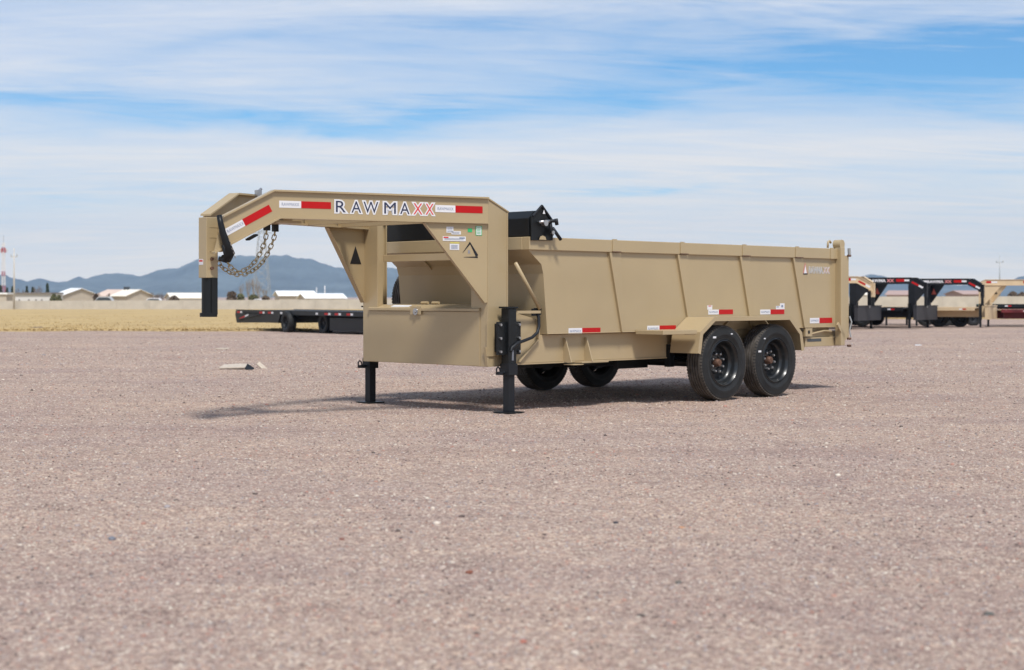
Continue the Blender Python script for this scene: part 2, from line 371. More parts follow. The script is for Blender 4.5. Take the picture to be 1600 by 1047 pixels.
# loose stones lying on the yard
def gravel_stones():
    bm = bmesh.new(); bmesh.ops.create_icosphere(bm, subdivisions=1, radius=1.0)
    bv = np.array([v.co[:] for v in bm.verts]); bf = np.array([[v.index for v in f.verts] for f in bm.faces]); bm.free()
    nb = len(bv)
    var = [bv*(0.75+.5*rng.random((nb, 1))) for _ in range(12)]
    n = 125000
    D = 3.6 * np.exp((1-(1-rng.random(n))**.80)**.9 * math.log(58/3.6))
    X = (rng.random(n)*2-1)*(D*.36+.3)
    r = .0022 + .0036*rng.random(n)**2.4 + .00026*np.minimum(D, 30)
    big = rng.random(n) < .014; r[big] *= 1.5 + .9*rng.random(int(big.sum()))
    V = np.empty((n, nb, 3)); sc = np.stack([.8+.6*rng.random(n), .8+.6*rng.random(n), .45+.3*rng.random(n)], 1)*r[:, None]
    a = rng.random(n)*2*PI; ca, sa = np.cos(a), np.sin(a)
    idx = rng.integers(0, 12, n)
    allv = np.array(var)[idx] * sc[:, None, :]
    V[:, :, 0] = allv[:, :, 0]*ca[:, None] - allv[:, :, 1]*sa[:, None] + X[:, None]
    V[:, :, 1] = allv[:, :, 0]*sa[:, None] + allv[:, :, 1]*ca[:, None] + D[:, None]
    zb = np.array([gh(X[i], D[i]) for i in range(n)])
    V[:, :, 2] = allv[:, :, 2] + (zb + sc[:, 2]*.35)[:, None]
    me = bpy.data.meshes.new('gravel_stones'); me.vertices.add(n*nb); me.vertices.foreach_set('co', V.reshape(-1))
    Fc = (bf[None] + (np.arange(n)*nb)[:, None, None]).reshape(-1); nf = n*len(bf)
    me.loops.add(nf*3); me.loops.foreach_set('vertex_index', Fc.astype(np.int32))
    me.polygons.add(nf); me.polygons.foreach_set('loop_start', (np.arange(nf)*3).astype(np.int32)); me.update()
    pal = np.array([(.41,.305,.26),(.35,.26,.225),(.48,.385,.33),(.29,.21,.185),(.60,.52,.44),(.38,.32,.30),(.12,.09,.08),(.42,.23,.18),(.66,.59,.50),(.32,.29,.29)])
    pr = np.array([.22,.18,.18,.12,.07,.09,.05,.045,.02,.045]); pr /= pr.sum()
    c = pal[rng.choice(10, n, p=pr)]*(.9+.2*rng.random((n, 1)))
    at_ = me.color_attributes.new('col', 'FLOAT_COLOR', 'POINT'); cc = np.ones((n, nb, 4)); cc[:, :, :3] = c[:, None, :]
    at_.data.foreach_set('color', cc.reshape(-1))
    m = bpy.data.materials.new('stone_colours'); m.use_nodes = True; an = m.node_tree.nodes.new('ShaderNodeAttribute'); an.attribute_name = 'col'
    bb = m.node_tree.nodes['Principled BSDF']; bb.inputs['Roughness'].default_value = .9; m.node_tree.links.new(an.outputs['Color'], bb.inputs['Base Color'])
    me.materials.append(m); o = bpy.data.objects.new('gravel_stones', me); COL.objects.link(o)
    tag(o, 'loose pinkish gravel stones scattered over the yard', 'gravel', kind='stuff')
gravel_stones()
def pebble(u, v, r, col, label):
    D = F*CAMH/(v-HOR); bm = bmesh.new(); bmesh.ops.create_icosphere(bm, subdivisions=2, radius=1)
    for q in bm.verts:
        k_ = 1 + .28*mno.noise(q.co*1.3 + Vector((u, v, 0))); q.co = Vector((q.co.x*1.25, q.co.y, q.co.z*.6))*r*k_
    me = bpy.data.meshes.new('stone'); bm.to_mesh(me); bm.free(); me.materials.append(mat('stone_'+str(u), col, .9, var=.25, vscale=60, bump=.4, bscale=200))
    o = bpy.data.objects.new('stone', me); COL.objects.link(o); o.location = at(u, D) + Vector((0, 0, r*.3)); o.rotation_euler = (0, 0, u); tag(o, label, 'stone', 'larger stones lying in the gravel')
pebble(534, 844, 0.0124, (.20,.09,.07), 'dark red stone in the gravel left of the picture middle')
pebble(733, 896, 0.0149, (.22,.08,.05), 'flat dark red brown stone in the gravel, left of the lone orange stone')
pebble(1065, 826, 0.0136, (.48,.26,.15), 'orange brown stone in the gravel at right of the middle')
pebble(962, 818, 0.0124, (.06,.06,.07), 'small charcoal stone in the gravel below the trailer wheels')
pebble(175, 844, 0.0186, (.16,.17,.20), 'bluish grey stone in the gravel at far left')
pebble(1060, 912, 0.0136, (.13,.12,.10), 'dark grey stone in the gravel, right of the middle, near the bottom')
pebble(1002, 964, 0.0124, (.10,.08,.07), 'blackish stone near the right bottom of the gravel')
pebble(818, 1004, 0.0112, (.46,.17,.12), 'small brick red stone near the bottom edge of the gravel')
pebble(1545, 962, 0.0161, (.10,.10,.09), 'dark stone in the gravel at the right edge')

# ------------------------------------------------------------------ mountains
def mountain(name, pts, D, depth, seed):
    us = np.arange(pts[0][0], pts[-1][0], 3.0); nv = 44; vs = []; fs = []
    for i, u in enumerate(us):
        v = np.interp(u, [p[0] for p in pts], [p[1] for p in pts])
        H = zat(v, D) + 6*mno.fractal(Vector((u*.05, seed, 0)), 1.0, 2.0, 4) + 3
        for j in range(nv):
            q = j/(nv-1); y = D - depth*.75 + depth*q*1.3
            d = (y - D)/(depth*.75 if y < D else depth*.55); prof = max(0, 1-abs(d))
            prof = prof**1.25 if d < 0 else prof**1.1
            rid = mno.fractal(Vector((u*.022, q*3.5 + seed, 2.0)), 1.0, 2.1, 6)
            gul = abs(mno.noise(Vector((u*.035 + q*1.1, q*1.6, seed))))
            z = H*prof + (rid*.16 - gul*.30 + .05)*max(H, 60)*(prof*(1-prof))*2.2
            x = (u-800)/F*D*(.5 + .5*y/D)
            vs.append((x, y, z - 3))
    for i in range(len(us)-1):
        for j in range(nv-1): a = i*nv+j; fs.append((a, a+nv, a+nv+1, a+1))
    me = bpy.data.meshes.new(name); me.from_pydata(vs, [], fs); me.materials.append(MOUNT); me.shade_smooth()
    o = bpy.data.objects.new(name, me); COL.objects.link(o); o['kind'] = 'structure'
MOUNT = mat('hazed_scrub_rock', (.11, .13, .125), .95, var=.30, vscale=.004)  # scrub rock with a cool tint painted in, standing for part of the haze
mountain('mountain', [(-260,452),(-120,436),(-40,434),(0,430),(9,430),(41,439),(61,434),(85,441),(92,441),(124,432),(137,436),(165,426.5),(195,427),(220,429.5),(238,424.5),(268,417),(280,417),(298,410),(308,404),(335,400),(360,398.5),(388,399),(418,398),(448,398),(464,404),(489,405),(515,415),(542,420),(575,419),(605,417),(650,424),(760,440),(900,455),(950,462)], 5600, 1800, 1.7)
mountain('mountain', [(1230,456),(1290,447),(1330,436),(1346,431),(1361,429),(1378,430),(1392,433),(1419,439),(1450,441),(1490,445),(1530,449),(1560,446),(1578,440),(1593,432),(1615,428),(1680,425),(1800,440),(1950,455)], 5900, 1500, 9.2)

# ------------------------------------------------------------------ haze
hz = MB().box(-4200, 4200, -120, 7000, -14, 330).build('haze', mat('x', (1,1,1)), None)
hm = bpy.data.materials.new('haze_air'); hm.use_nodes = True; t = hm.node_tree; t.nodes.clear()
pv = t.nodes.new('ShaderNodeVolumePrincipled'); pv.inputs['Color'].default_value = (.40, .62, .97, 1); pv.inputs['Density'].default_value = .00008
pv.inputs['Anisotropy'].default_value = -0.4
ou = t.nodes.new('ShaderNodeOutputMaterial'); t.links.new(pv.outputs[0], ou.inputs['Volume']); hz.data.materials[0] = hm; hz['kind'] = 'stuff'

# ------------------------------------------------------------------ far wall and buildings
def face_box(m, p, ux, uy, w0, w1, d0, d1, z0, z1):
    q = lambda a, b_, z: (p.x + ux.x*a + uy.x*b_, p.y + ux.y*a + uy.y*b_, z)
    m.add([q(w0,d0,z0), q(w1,d0,z0), q(w1,d1,z0), q(w0,d1,z0), q(w0,d0,z1), q(w1,d0,z1), q(w1,d1,z1), q(w0,d1,z1)],
          [(0,3,2,1),(4,5,6,7),(0,1,5,4),(1,2,6,5),(2,3,7,6),(3,0,4,7)])
wall = empty('boundary_wall', at(800, 282), 0, 'long low pale plastered boundary wall running along the far edge of the dry field', 'wall')
pil = None; x = -150.0
while x < 150:
    D = 282; u = 800 + x/D*F; vt = np.interp(u, [0, 420, 560, 1300, 1600], [470.3, 468.6, 467.6, 463.5, 463])
    h = zat(vt, D); h2 = zat(np.interp(u+26, [0, 420, 560, 1300, 1600], [470.3, 468.6, 467.6, 463.5, 463]), D)
    m = MB(); m.prism([(x+.3, 0, -.3), (x+5.96, 0, -.3), (x+5.96, 0, h2-gz(D)), (x+.3, 0, h-gz(D))], (0, .2, 0)); m.build('wall_panel', PALE, wall)
    m = MB().box(x-.04, x+.28, -.05, .25, -.3, h-gz(D)+.06); m.build('pillar', PALE, wall)
    x += 6.0

def gable(name, label, u0, u1, D, v_eave, v_ridge, wallm, roofm, gable_right=True, gfrac=.4, v_base=470, ang=0, doors=(), roof2=None):
    """house whose long roof slope and one gable end show; ridge runs mostly across the view"""
    s = D/F; wtot = (u1-u0)*s
    root = empty(name, at(u0, D), 0, label, 'building', 'buildings beyond the boundary wall')
    zb = 0; ze = zat(v_eave, D) - gz(D); zr = zat(v_ridge, D) - gz(D)
    Lw = wtot*(1-gfrac); Gw = wtot*gfrac                   # long side, gable end (both as seen)
    a = R(32)                                               # turn of the house
    lx = Lw/math.cos(a); gx = Gw/math.sin(a)
    if gable_right: ex = Vector((math.cos(a), -math.sin(a), 0)); ey = Vector((math.sin(a), math.cos(a), 0)); o0 = Vector((0, 0, 0))
    else: ex = Vector((-math.cos(a), -math.sin(a), 0)); ey = Vector((-math.sin(a), math.cos(a), 0)); o0 = Vector((wtot, 0, 0))
    gx = min(gx, 30)
    T = lambda p, q, z: o0 + ex*p + ey*q + Vector((0, 0, z))
    m = MB(T); m.box(0, lx, 0, gx, -.5, ze); m.prism([(lx, 0, ze), (lx, gx, ze), (lx, gx/2, zr)], (-.15, 0, 0)); m.prism([(0, 0, ze), (0, gx, ze), (0, gx/2, zr)], (.15, 0, 0)); m.build('wall', wallm, root)
    def slope(q0, q1, m_, p0, p1, nm):
        mm = MB(T); mm.prism([(p0, q0, ze-.05*(1 if q0 != gx/2 else -1)), (p1, q0, ze-.05), (p1, gx/2, zr+.08), (p0, gx/2, zr+.08)], (0, 0, .12)); mm.build(nm, m_, root)
    if roof2: slope(-.4, 0, roof2, -.4, lx*.5, 'roof'); slope(-.4, 0, roofm, lx*.5+.01, lx+.4, 'roof')
    else: slope(-.4, 0, roofm, -.4, lx+.4, 'roof')
    slope(gx+.4, 0, roofm, -.4, lx+.4, 'roof')
    for (p, w, z0, z1) in doors:
        MB(T).box(lx*p, lx*p+w, -.06, .05, z0, z1).build('window', DARKW, root)
    return root, T, lx, gx, ze, zr
# long white shed far left
b1 = empty('long_shed', at(-30, 330), 0, 'long low white shed with dark flat roof edge behind the wall at far left', 'building', 'buildings beyond the boundary wall')
s = 330/F
MB().box(0, 109*s, 0, 9, -.3, zat(459.3, 330)-gz(330)).build('wall', PALE2, b1)
MB().box(-.3, 109.8*s, -.4, 9.4, zat(459.3, 330)-gz(330)+.01, zat(457, 330)-gz(330)).build('roof', GROOF, b1)
for u in (31, 46, 57, 66): MB().box((u+28)*s, (u+30.5)*s, -.05, .1, .3, 1.9).build('window', GROOF, b1)
b1b = empty('kiosk', at(-14, 310), 0, 'small hut with bright white flat roof at the left edge beside the long shed', 'building', 'buildings beyond the boundary wall')
MB().box(0, 24*310/F, 0, 4, -.3, zat(460, 310)-gz(310)).build('wall', BEIGEW, b1b)
MB().box(-.3, 26*310/F, -.3, 4.3, zat(460, 310)-gz(310), zat(457.5, 310)-gz(310)).build('roof', WROOF, b1b)
gable('gabled_shed', 'beige gabled shed with bright white roof behind the left part of the wall', 80, 141, 345, 463, 451.5, BEIGEW, WROOF, True, .72, doors=[(.55, 1.2, .4, 1.6)])
r3 = gable('gabled_hall', 'long hall with half salmon half cream roof and two roof vents', 148, 236, 340, 463, 453.6, BEIGEW, CROOF, True, .35, doors=[(.3, 1.5, .5, 1.5), (.75, 2.2, .2, 1.3)], roof2=PROOF)
root3, T3, lx3, gx3, ze3, zr3 = r3
for p in (.52, .62): MB(T3).box(lx3*p, lx3*p+.5, gx3/2-.3, gx3/2+.2, zr3-.1, zr3+.75).build('roof_vent', DARKW, root3)
gable('storage_shed', 'low cream roofed shed just left of the black coupler', 262, 330, 350, 466.2, 459, PALE2, CROOF, False, .2)
gable('long_warehouse', 'long warehouse with bright white roof seen under the gooseneck', 432, 492, 345, 462.4, 455.8, BEIGEW, WROOF, False, .15, doors=[(.2, 1, .4, 1.5), (.5, 1, .4, 1.5), (.75, 1, .4, 1.5)])
gable('low_barn', 'low barn with white roof and beige gable right of the long warehouse', 468, 539, 325, 466.3, 460, BEIGEW, WROOF, False, .2, doors=[(.25, 1, .6, 1.3), (.4, 1.4, .6, 1.3), (.55, 1.0, .6, 1.3)])
gable('pink_house', 'faded pink low house behind the black trailers at right', 1385, 1440, 420, 461, 455, mat('pink_plaster', (.40, .29, .26), .9), BRROOF, True, .3)
gable('rose_house', 'brown low building behind the second black trailer neck', 1478, 1540, 430, 460, 455, mat('rose_plaster', (.36, .26, .23), .9), BRROOF, False, .3)
gable('row_house', 'pale low building behind the first black trailer neck', 1330, 1372, 420, 461, 456.5, PALE2, CROOF, True, .3)
# white cars roofs / domes by the wall
def mound(u0, u1, D, v, label, m):
    s = D/F; w = (u1-u0)*s; h = zat(v, D)-gz(D); mb = MB()
    poly = [(0,0,-.2),(w,0,-.2),(w,0,h*.55),(w*.86,0,h*.66),(w*.72,0,h),(w*.28,0,h),(w*.1,0,h*.62),(0,0,h*.55)]
    mb.prism(poly, (0, 1.9, 0)); o = mb.build('parked_van', m, None, bevel=.06); o.location = at(u0, D); tag(o, label, 'van', 'pale vans parked behind the wall')
    g_ = MB().prism([(w*.14,-.02,h*.64),(w*.84,-.02,h*.68),(w*.71,-.02,h*.94),(w*.30,-.02,h*.94)], (0,.05,0)); g_.build('window', DARKW, o)
mound(143, 181, 300, 463.5, 'pale grey van parked behind the wall in front of the salmon roofed hall', mat('silver_paint', (.55,.56,.56), .3, .3))
mound(221, 258, 300, 466.0, 'white van parked behind the wall below the bare brown tree', WHT)
mound(392, 412, 300, 467.2, 'white van parked behind the wall right of the hanging chains', WHT)

# poles and masts
def pole(name, label, u, D, v_top, v_base, arms, r0=.17, m=POLEM, grp='poles standing beyond the yard'):
    root = empty(name, at(u, D, zat(v_base, D)), 0, label, 'pole', grp); h = zat(v_top, D) - zat(v_base, D)
    MB().tube([(0,0,-.4), (0,0,h*.5), (0,0,h)], [r0*1.2, r0, r0*.6], 8).build('shaft', m, root, smooth=True)
    for (hh, w) in arms:
        MB().box(-w/2, w/2, -.06, .06, h*hh-.07, h*hh+.07).build('crossarm', m, root)
        for sx in (-.45, .45): MB().tube([(w*sx, 0, h*hh+.07), (w*sx, 0, h*hh+.42)], .09, 8).build('insulator', GALV, root)
    return root
pole('utility_pole', 'pale concrete utility pole with one crossarm at the field edge, far left', 22, 276, 388, 483, [(.86, 1.15)], .15)
pole('power_pole', 'thin grey pole with crossarm above the tan trailer at far right', 1562, 330, 399, 470, [(.84, 1.5)], .12, GALV)
pole('light_pole', 'short white pole standing right of the long warehouse roof', 494.5, 330, 449, 470, [], .1, WHM)
pole('light_pole', 'slightly taller white pole, right one of the pair by the white roofs', 507.5, 330, 446, 470, [], .11, WHM)
def lattice(name, label, u, D, v_top, v_base, wb, wt, bands, arms=()):
    root = empty(name, at(u, D, zat(v_base, D)), 0, label, 'tower'); h = zat(v_top, D) - zat(v_base, D); n = len(bands)
    for i, m_ in enumerate(bands):
        z0, z1 = h*i/n, h*(i+1)/n; w0 = wb + (wt-wb)*i/n; w1 = wb + (wt-wb)*(i+1)/n; mb = MB()
        c0 = [(-w0/2,-w0/2,z0),(w0/2,-w0/2,z0),(w0/2,w0/2,z0),(-w0/2,w0/2,z0)]; c1 = [(-w1/2,-w1/2,z1),(w1/2,-w1/2,z1),(w1/2,w1/2,z1),(-w1/2,w1/2,z1)]
        for k in range(4):
            mb.tube([c0[k], c1[k]], .055, 4); mb.tube([c0[k], c1[(k+1) % 4]], .035, 4); mb.tube([c0[(k+1) % 4], c1[k]], .035, 4); mb.tube([c1[k], c1[(k+1) % 4]], .03, 4)
        mb.build('lattice_section', m_, root)
    for (hh, w) in arms:
        mb = MB(); mb.tube([(-w/2,0,h*hh),(0,0,h*hh+.5),(w/2,0,h*hh)], .07, 4); mb.tube([(-w/2,0,h*hh),(w/2,0,h*hh)], .07, 4); mb.build('crossarm', GALV, root)
    return root, h
rt, h = lattice('radio_mast', 'slim red and white striped radio mast at the left edge', 5.5, 480, 379, 469, 1.0, .55, [WHM, REDM, REDM, WHM, WHM, REDM, WHM, WHM, WHM, WHM, REDM, WHM])
MB().tube([(0,0,h), (0,0,h+2.2)], .07, 6).build('lightning_rod', GALV, rt)
for s_ in (-1, 1):
    MB().box(s_*.5-.18, s_*.5+.18, -.2, .2, h-3.2, h-1.7).build('antenna_panel', REDM, rt)
    MB().box(s_*1.0-.14, s_*1.0+.14, -.2, .2, h-3.0, h-2.0).build('antenna_panel', PINK, rt)
MB().box(-1.0, 1.0, -.06, .06, h-2.6, h-2.4).build('antenna_bracket', GALV, rt)
lattice('power_pylon', 'grey lattice power pylon seen through the hanging chains', 409, 420, 338, 468, 4.6, .9, [GALV]*8, [(.93, 5.0), (.80, 6.0)])

def bare_tree(name, label, u, D, w, v_top, n, m=BARK, grp='bare trees beyond the wall'):
    root = empty(name, at(u, D), 0, label, 'tree', grp); h = zat(v_top, D)-gz(D); tr = MB(); cr_ = MB()
    def grow(p, d, l, r_, lev):
        q = p + d*l; (tr if lev < 1 else cr_).tube([p, p+d*l*.5+Vector((random.uniform(-.05,.05)*l,)*3), q], [r_, r_*.8, r_*.55], 4 if lev else 6, cap=False)
        if lev >= 4: return
        for i in range(n if lev else n+2):
            dd = (d + Vector((random.uniform(-1, 1)*w, random.uniform(-1, 1)*w, random.uniform(-.1, .5)))).normalized()
            grow(q if i else p+d*l*.7, dd, l*random.uniform(.55, .8), max(r_*.55, .02), lev+1)
    grow(Vector((0,0,-.2)), Vector((0,0,1)), h*.34, .16, 0)
    tr.build('trunk', m, root); cr_.build('crown', m, root)
def leafy(name, label, u, D, wpx, v_top, m, cone=True, grp='dark conifers beyond the wall', n=420):
    root = empty(name, at(u, D), 0, label, 'tree', grp); h = zat(v_top, D)-gz(D); w = wpx*D/F/2
    MB().tube([(0,0,-.3),(0,0,h*.9)], [.13, .03], 6).build('trunk', BARK, root); mb = MB()
    for i in range(n):
        q = random.random()**.8; z = h*(.06+.94*q); rr = (w*(1-q)**.75 if cone else w*math.sqrt(max(0, 1-(2*q-1)**2))) * (.25+.75*random.random()**.5) * (1+.25*math.sin(z*3+u))
        a = random.random()*2*PI; c = Vector((rr*math.cos(a), rr*math.sin(a), z)); s_ = .16+.16*random.random()
        d1 = Vector((random.uniform(-1,1), random.uniform(-1,1), random.uniform(-1,1))).normalized()*s_; d2 = d1.orthogonal().normalized()*s_
        mb.add([c+d1, c+d2, c-d1, c-d2], [(0,1,2,3)])
    mb.build('crown', m, root)
for i, (u, w, vt) in enumerate([(1, 6, 446), (11, 5, 450), (19.5, 5, 448), (42, 6, 448), (51, 6, 449), (74, 7, 443)]):
    leafy('conifer', ['conifer at the left edge beside the radio mast', 'small conifer just left of the utility pole base', 'conifer directly behind the utility pole', 'conifer right of the utility pole behind the long shed', 'rounded conifer between two trees behind the long shed', 'tallest dark conifer at the right end of the long shed'][i], u, 372, w*1.5, vt, CYP)
for u, w, vt, lb in [(33, .6, 449, 'reddish bare tree right of the utility pole'), (59, .4, 444, 'tall thin bare tree left of the dark conifer'), (147, .7, 451.5, 'bare tree at the left end of the salmon roof'), (242, .8, 452, 'dense bare tree right of the cream roof, left of its twin'), (252, .8, 453, 'dense bare tree right of the cream roof, right of its twin'), (171, .3, 455, 'thin bare tree in front of the salmon roof'), (130, .5, 461, 'low bare tree in front of the beige gable')]:
    bare_tree('bare_tree', lb, u, 335 if u > 140 else 365, w, vt, 3)
for u, w, vt, lb in [(377, .25, 440, 'pale bare poplar left of the pylon'), (388, .22, 433, 'pale bare poplar directly under the lowest chain loop'), (397, .22, 431, 'tallest pale bare poplar beside the pylon'), (404, .25, 437, 'pale bare poplar inside the pylon legs'), (414, .3, 446, 'short pale bare poplar right of the pylon')]:
    bare_tree('poplar_tree', lb, u, 380, w, vt, 3, mat('pale_bark', (.30, .27, .24), .9), 'bare poplars around the pylon')
for u, w, vt, lb in [(84, 10, 460, 'olive bush left of the beige gable'), (92, 8, 462, 'second olive bush by the beige gable'), (150, 8, 460, 'brown bush under the salmon roof'), (362, 18, 456, 'broad dark bush left of the poplars'), (376, 14, 460, 'olive bush at the poplars foot'), (396, 16, 461, 'green bush below the pylon'), (415, 14, 463, 'dark bush at the right foot of the pylon'), (1583, 16, 456, 'brown bush above the tan trailer at right'), (1597, 14, 457, 'brown bush at the right edge'), (272, 14, 463, 'bush left of the cream shed')]:
    leafy('bush', lb, u, 318, w, vt, OLIVE if 'olive' in lb or 'green' in lb else mat('brown_leaf', (.12, .085, .055), .9, var=.4), False, 'bushes behind the boundary wall', 500)

# ------------------------------------------------------------------ gooseneck front, shared by every gooseneck trailer
SL = .2936; WC = 1.02
def gooseneck(root, P, my=1, det=2, box_mat=None, names=True, tape_n=True):
    """P paint; det 2 = the main trailer, 1 = far trailers. local x runs back along the trailer, y across it (near side 0)"""
    BX = box_mat or P; bv = .003 if det == 2 else 0
    def TT(x, y, z): return (x, y*my, z)
    for side in (0, 1):
        e = Vector((-1, SL, 0)).normalized(); nrm = Vector((SL, 1, 0)).normalized()       # along the beam, across it
        if side: e.y *= -1; nrm.y *= -1
        o0 = Vector((-.18, .10 if not side else 1.94, 0))
        k = 1/abs(e.x)
        def TB(s_, t_, z, o0=o0, e=e, nrm=nrm): 
            p = o0 + e*s_ + nrm*t_; return (p.x, p.y*my, z)
        ft, wd = .016, .115       # flange thickness, width;  t=0 is the outer web face
        top = [(-.0, 2.05), (2.054*k, 2.05), ((2.50, 1.809) if not side else (2.44, 1.84))]; bot = [(-.0, 1.797), (1.998*k, 1.797), ((2.575, 1.478) if not side else (2.40, 1.575))]
        top[2] = (top[2][0]*k, top[2][1]); bot[2] = (bot[2][0]*k, bot[2][1])
        m = MB(TB); m.prism([(a, .0, z-ft) for a, z in top] + [(a, 0, z+ft) for a, z in bot[::-1]], (0, .012, 0))
        beam = m.build('neck_beam', P, root)
        fo = -.028
        for ln, sg in ((top, -1), (bot, 1)):
            m = MB(TB)
            for (a0, z0), (a1, z1) in zip(ln[:-1], ln[1:]):
                m.prism([(a0, fo, z0), (a1, fo, z1), (a1, fo, z1+sg*ft), (a0, fo, z0+sg*ft)], (0, wd, 0))
            m.build('flange', P, beam)
        # gusset plate under the beam, in front of the riser
        m = MB(TB); m.prism([(.0, .006, 1.796), (.665, .006, 1.796), (.03, .006, 1.05), (.0, .006, 1.05)], (0, .012, 0)); gs = m.build('gusset', P, root)
        m = MB(TB); d = Vector((.635, 0, .746)).normalized(); q = Vector((d.z, 0, -d.x))*.008
        m.prism([(.03, -.01, 1.05), (.665, -.01, 1.796), (.665+q.x, -.01, 1.796+q.z), (.03+q.x, -.01, 1.05+q.z)], (0, .05, 0)); m.build('gusset_edge', P, gs)
        # riser
        y0, y1 = (.10, .33) if not side else (1.71, 1.94)
        out = y0 if not side else y1; so = -1 if not side else 1
        pa, pb = (y0+.006, y0+.035) if not side else (y1-.035, y1-.006)
        m = MB(TT); m.prism([(-.165, pa, .44), (-.165, pa, 2.03), (-.14, pa, 2.024), (.077, pa, 1.926), (.077, pa, .44)], (0, pb-pa, 0)); rs = m.build('riser', P, root)
        MB(TT).box(-.1655, -.11, (pb+.0005 if not side else y0), (y1 if not side else pa-.0005), .44, 2.02).build('riser_box', P, rs, bevel=bv)
        MB(TT).box(-.182, -.166, y0, y1, .44, 2.035).build('flange', P, rs, bevel=bv)
        MB(TT).box(.078, .092, (y0 if not side else y1-.06), (y0+.06 if not side else y1), .44, 1.915).build('flange', P, rs, bevel=bv)
        ca = y0-.004 if not side else y1-.10
        MB(TT).prism([(-.19, ca, 2.052), (.10, ca, 1.926), (.10, ca, 1.914), (-.19, ca, 2.038)], (0, .104, 0)).build('top_cap', P, rs)
        # jack
        yj = 0.0 if not side else 2.04
        jk = MB(TT).box(-.052, .052, yj-.052, yj+.052, .44, .995).build('jack', BLK, root, bevel=.006 if det == 2 else 0)
        MB(TT).box(-.075, .065, yj-.06, yj+.06, .996, 1.012).build('cap', BLK, jk)
        MB(TT).box(-.060, .060, yj-.060, yj+.060, .36, .47).build('collar', BLKS, jk, bevel=.004 if det == 2 else 0)
        MB(TT).box(-.040, .040, yj-.040, yj+.040, .012, .36).build('inner_leg', BLKS, jk, bevel=.004 if det == 2 else 0)
        MB(TT).box(-.105, .105, yj-.105, yj+.105, .0, .012).build('foot_plate', BLK, jk)
        if det == 2 and not side:
            s_ = so
            bw = yj + so*.002
            MB(TT).box(-.10, .12, min(bw, out), max(bw, out), .58, .85).build('bracket_block', BLK, jk)
            MB(TT).box(-.160, .148, bw-.012, bw+.012, .555, .868).build('bracket_plate', BLK, jk)
            MB(TT).box(-.20, .19, min(out, out+so*.007), max(out, out+so*.007), .54, .885).build('mounting_plate', P, jk)
            for bx in (-.132, .120):
                for bz in (.585, .712, .84):
                    MB(TT).lathe([(0, .02), (.013, .02), (.013, 0)], (bx, bw+so*.012, bz), (0, so, 0), 6).build('bolt', STEEL, jk)
        if det == 2:
            m = MB(TT); yy = yj
            m.tube([(-.05, yy, .385), (-.16, yy, .385)], .013, 8); m.tube([(-.15, yy, .37), (-.165, yy, .40), (-.165, yy, .425), (-.145, yy, .442), (-.125, yy, .43), (-.115, yy, .40)], .0075, 6)
            m.box(-.158, -.105, yy-.02, yy+.02, .366, .388); m.build('pull_pin', BLKS, jk)
            if not side:
                MB(TT).box(-.012, .012, yj-.0545, yj-.0525, .50, .60).build('sticker', mat('grey_sticker', (.16, .17, .20), .5), jk)
    # column foot blocks beside the toolbox
    # coupler
    cx = -2.70
    cp = MB(TT).box(cx-.062, cx+.058, WC-.060, WC+.062, 1.27, 1.80).build('coupler_post', P, root, bevel=bv*1.6)
    MB(TT).box(cx+.059, cx+.12, WC-.16, WC+.15, 1.50, 1.77).build('coupler_web', P, cp)
    MB(TT).lathe([(0, 1.275), (.060, 1.275), (.060, .965), (.076, .965), (.076, .93), (.05, .93), (0, .95)], (cx, WC, 0), (0, 0, 1), 24).build('coupler', BLK, cp, smooth=True, sharp=35)
    if det == 2:
        MB(TT).box(cx-.015, cx+.045, WC-.074, WC-.060, .95, 1.27).build('coupler_seam', BLK, cp)
        for z_ in (1.355, 1.435):
            MB(TT).lathe([(0, .028), (.015, .028), (.015, 0)], (cx-.01, WC-.060, z_), (-.3, -1, 0), 6).build('bolt', RUSTY, cp)
        MB(TT).box(cx-.0640, cx-.0625, WC-.01, WC+.055, 1.385, 1.435).build('sticker', LBL, cp)
        MB(TT).box(cx-.0650, cx-.0645, WC-.005, WC+.05, 1.412, 1.428).build('sticker_print', REDL, cp)
        for z_ in (1.50, 1.62, 1.71): MB(TT).box(cx-.03, cx+.063, WC-.0625, WC-.0605, z_, z_+.008).build('weld_seam', P, cp)
    # cross tube between the risers, toolbox
    MB(TT).box(-.109, -.03, .331, 1.709, 1.462, 1.532).build('cross_tube', P, root, bevel=bv)
    
    if det == 1:
        tb = MB(TT).box(-.34, -.195, -.08, 2.26, .34, .90).build('toolbox', BX, root)
        MB(TT).box(-.36, -.19, -.10, 2.28, .903, .945).build('lid', BX, tb)
        MB(TT).box(-.372, -.361, .98, 1.08, .84, .93).build('latch_plate', STEEL, tb)
        return
    tb = MB(TT).box(-.150, .16, .335, 1.705, .44, .985).build('toolbox', BX, root, bevel=bv)
    MB(TT).box(-.1895, -.183, .205, 1.835, .445, .962).build('front_panel', BX, tb, bevel=.002 if det == 2 else 0)
    m = MB(TT); m.prism([(-.183, .20, .966), (-.205, .20, .966), (-.205, .20, .992), (-.10, .20, 1.024), (.16, .20, 1.032), (.16, .20, 1.0), (-.183, .20, 1.0)], (0, 1.64, 0))
    lid = m.build('lid', BX, tb, bevel=.002 if det == 2 else 0)
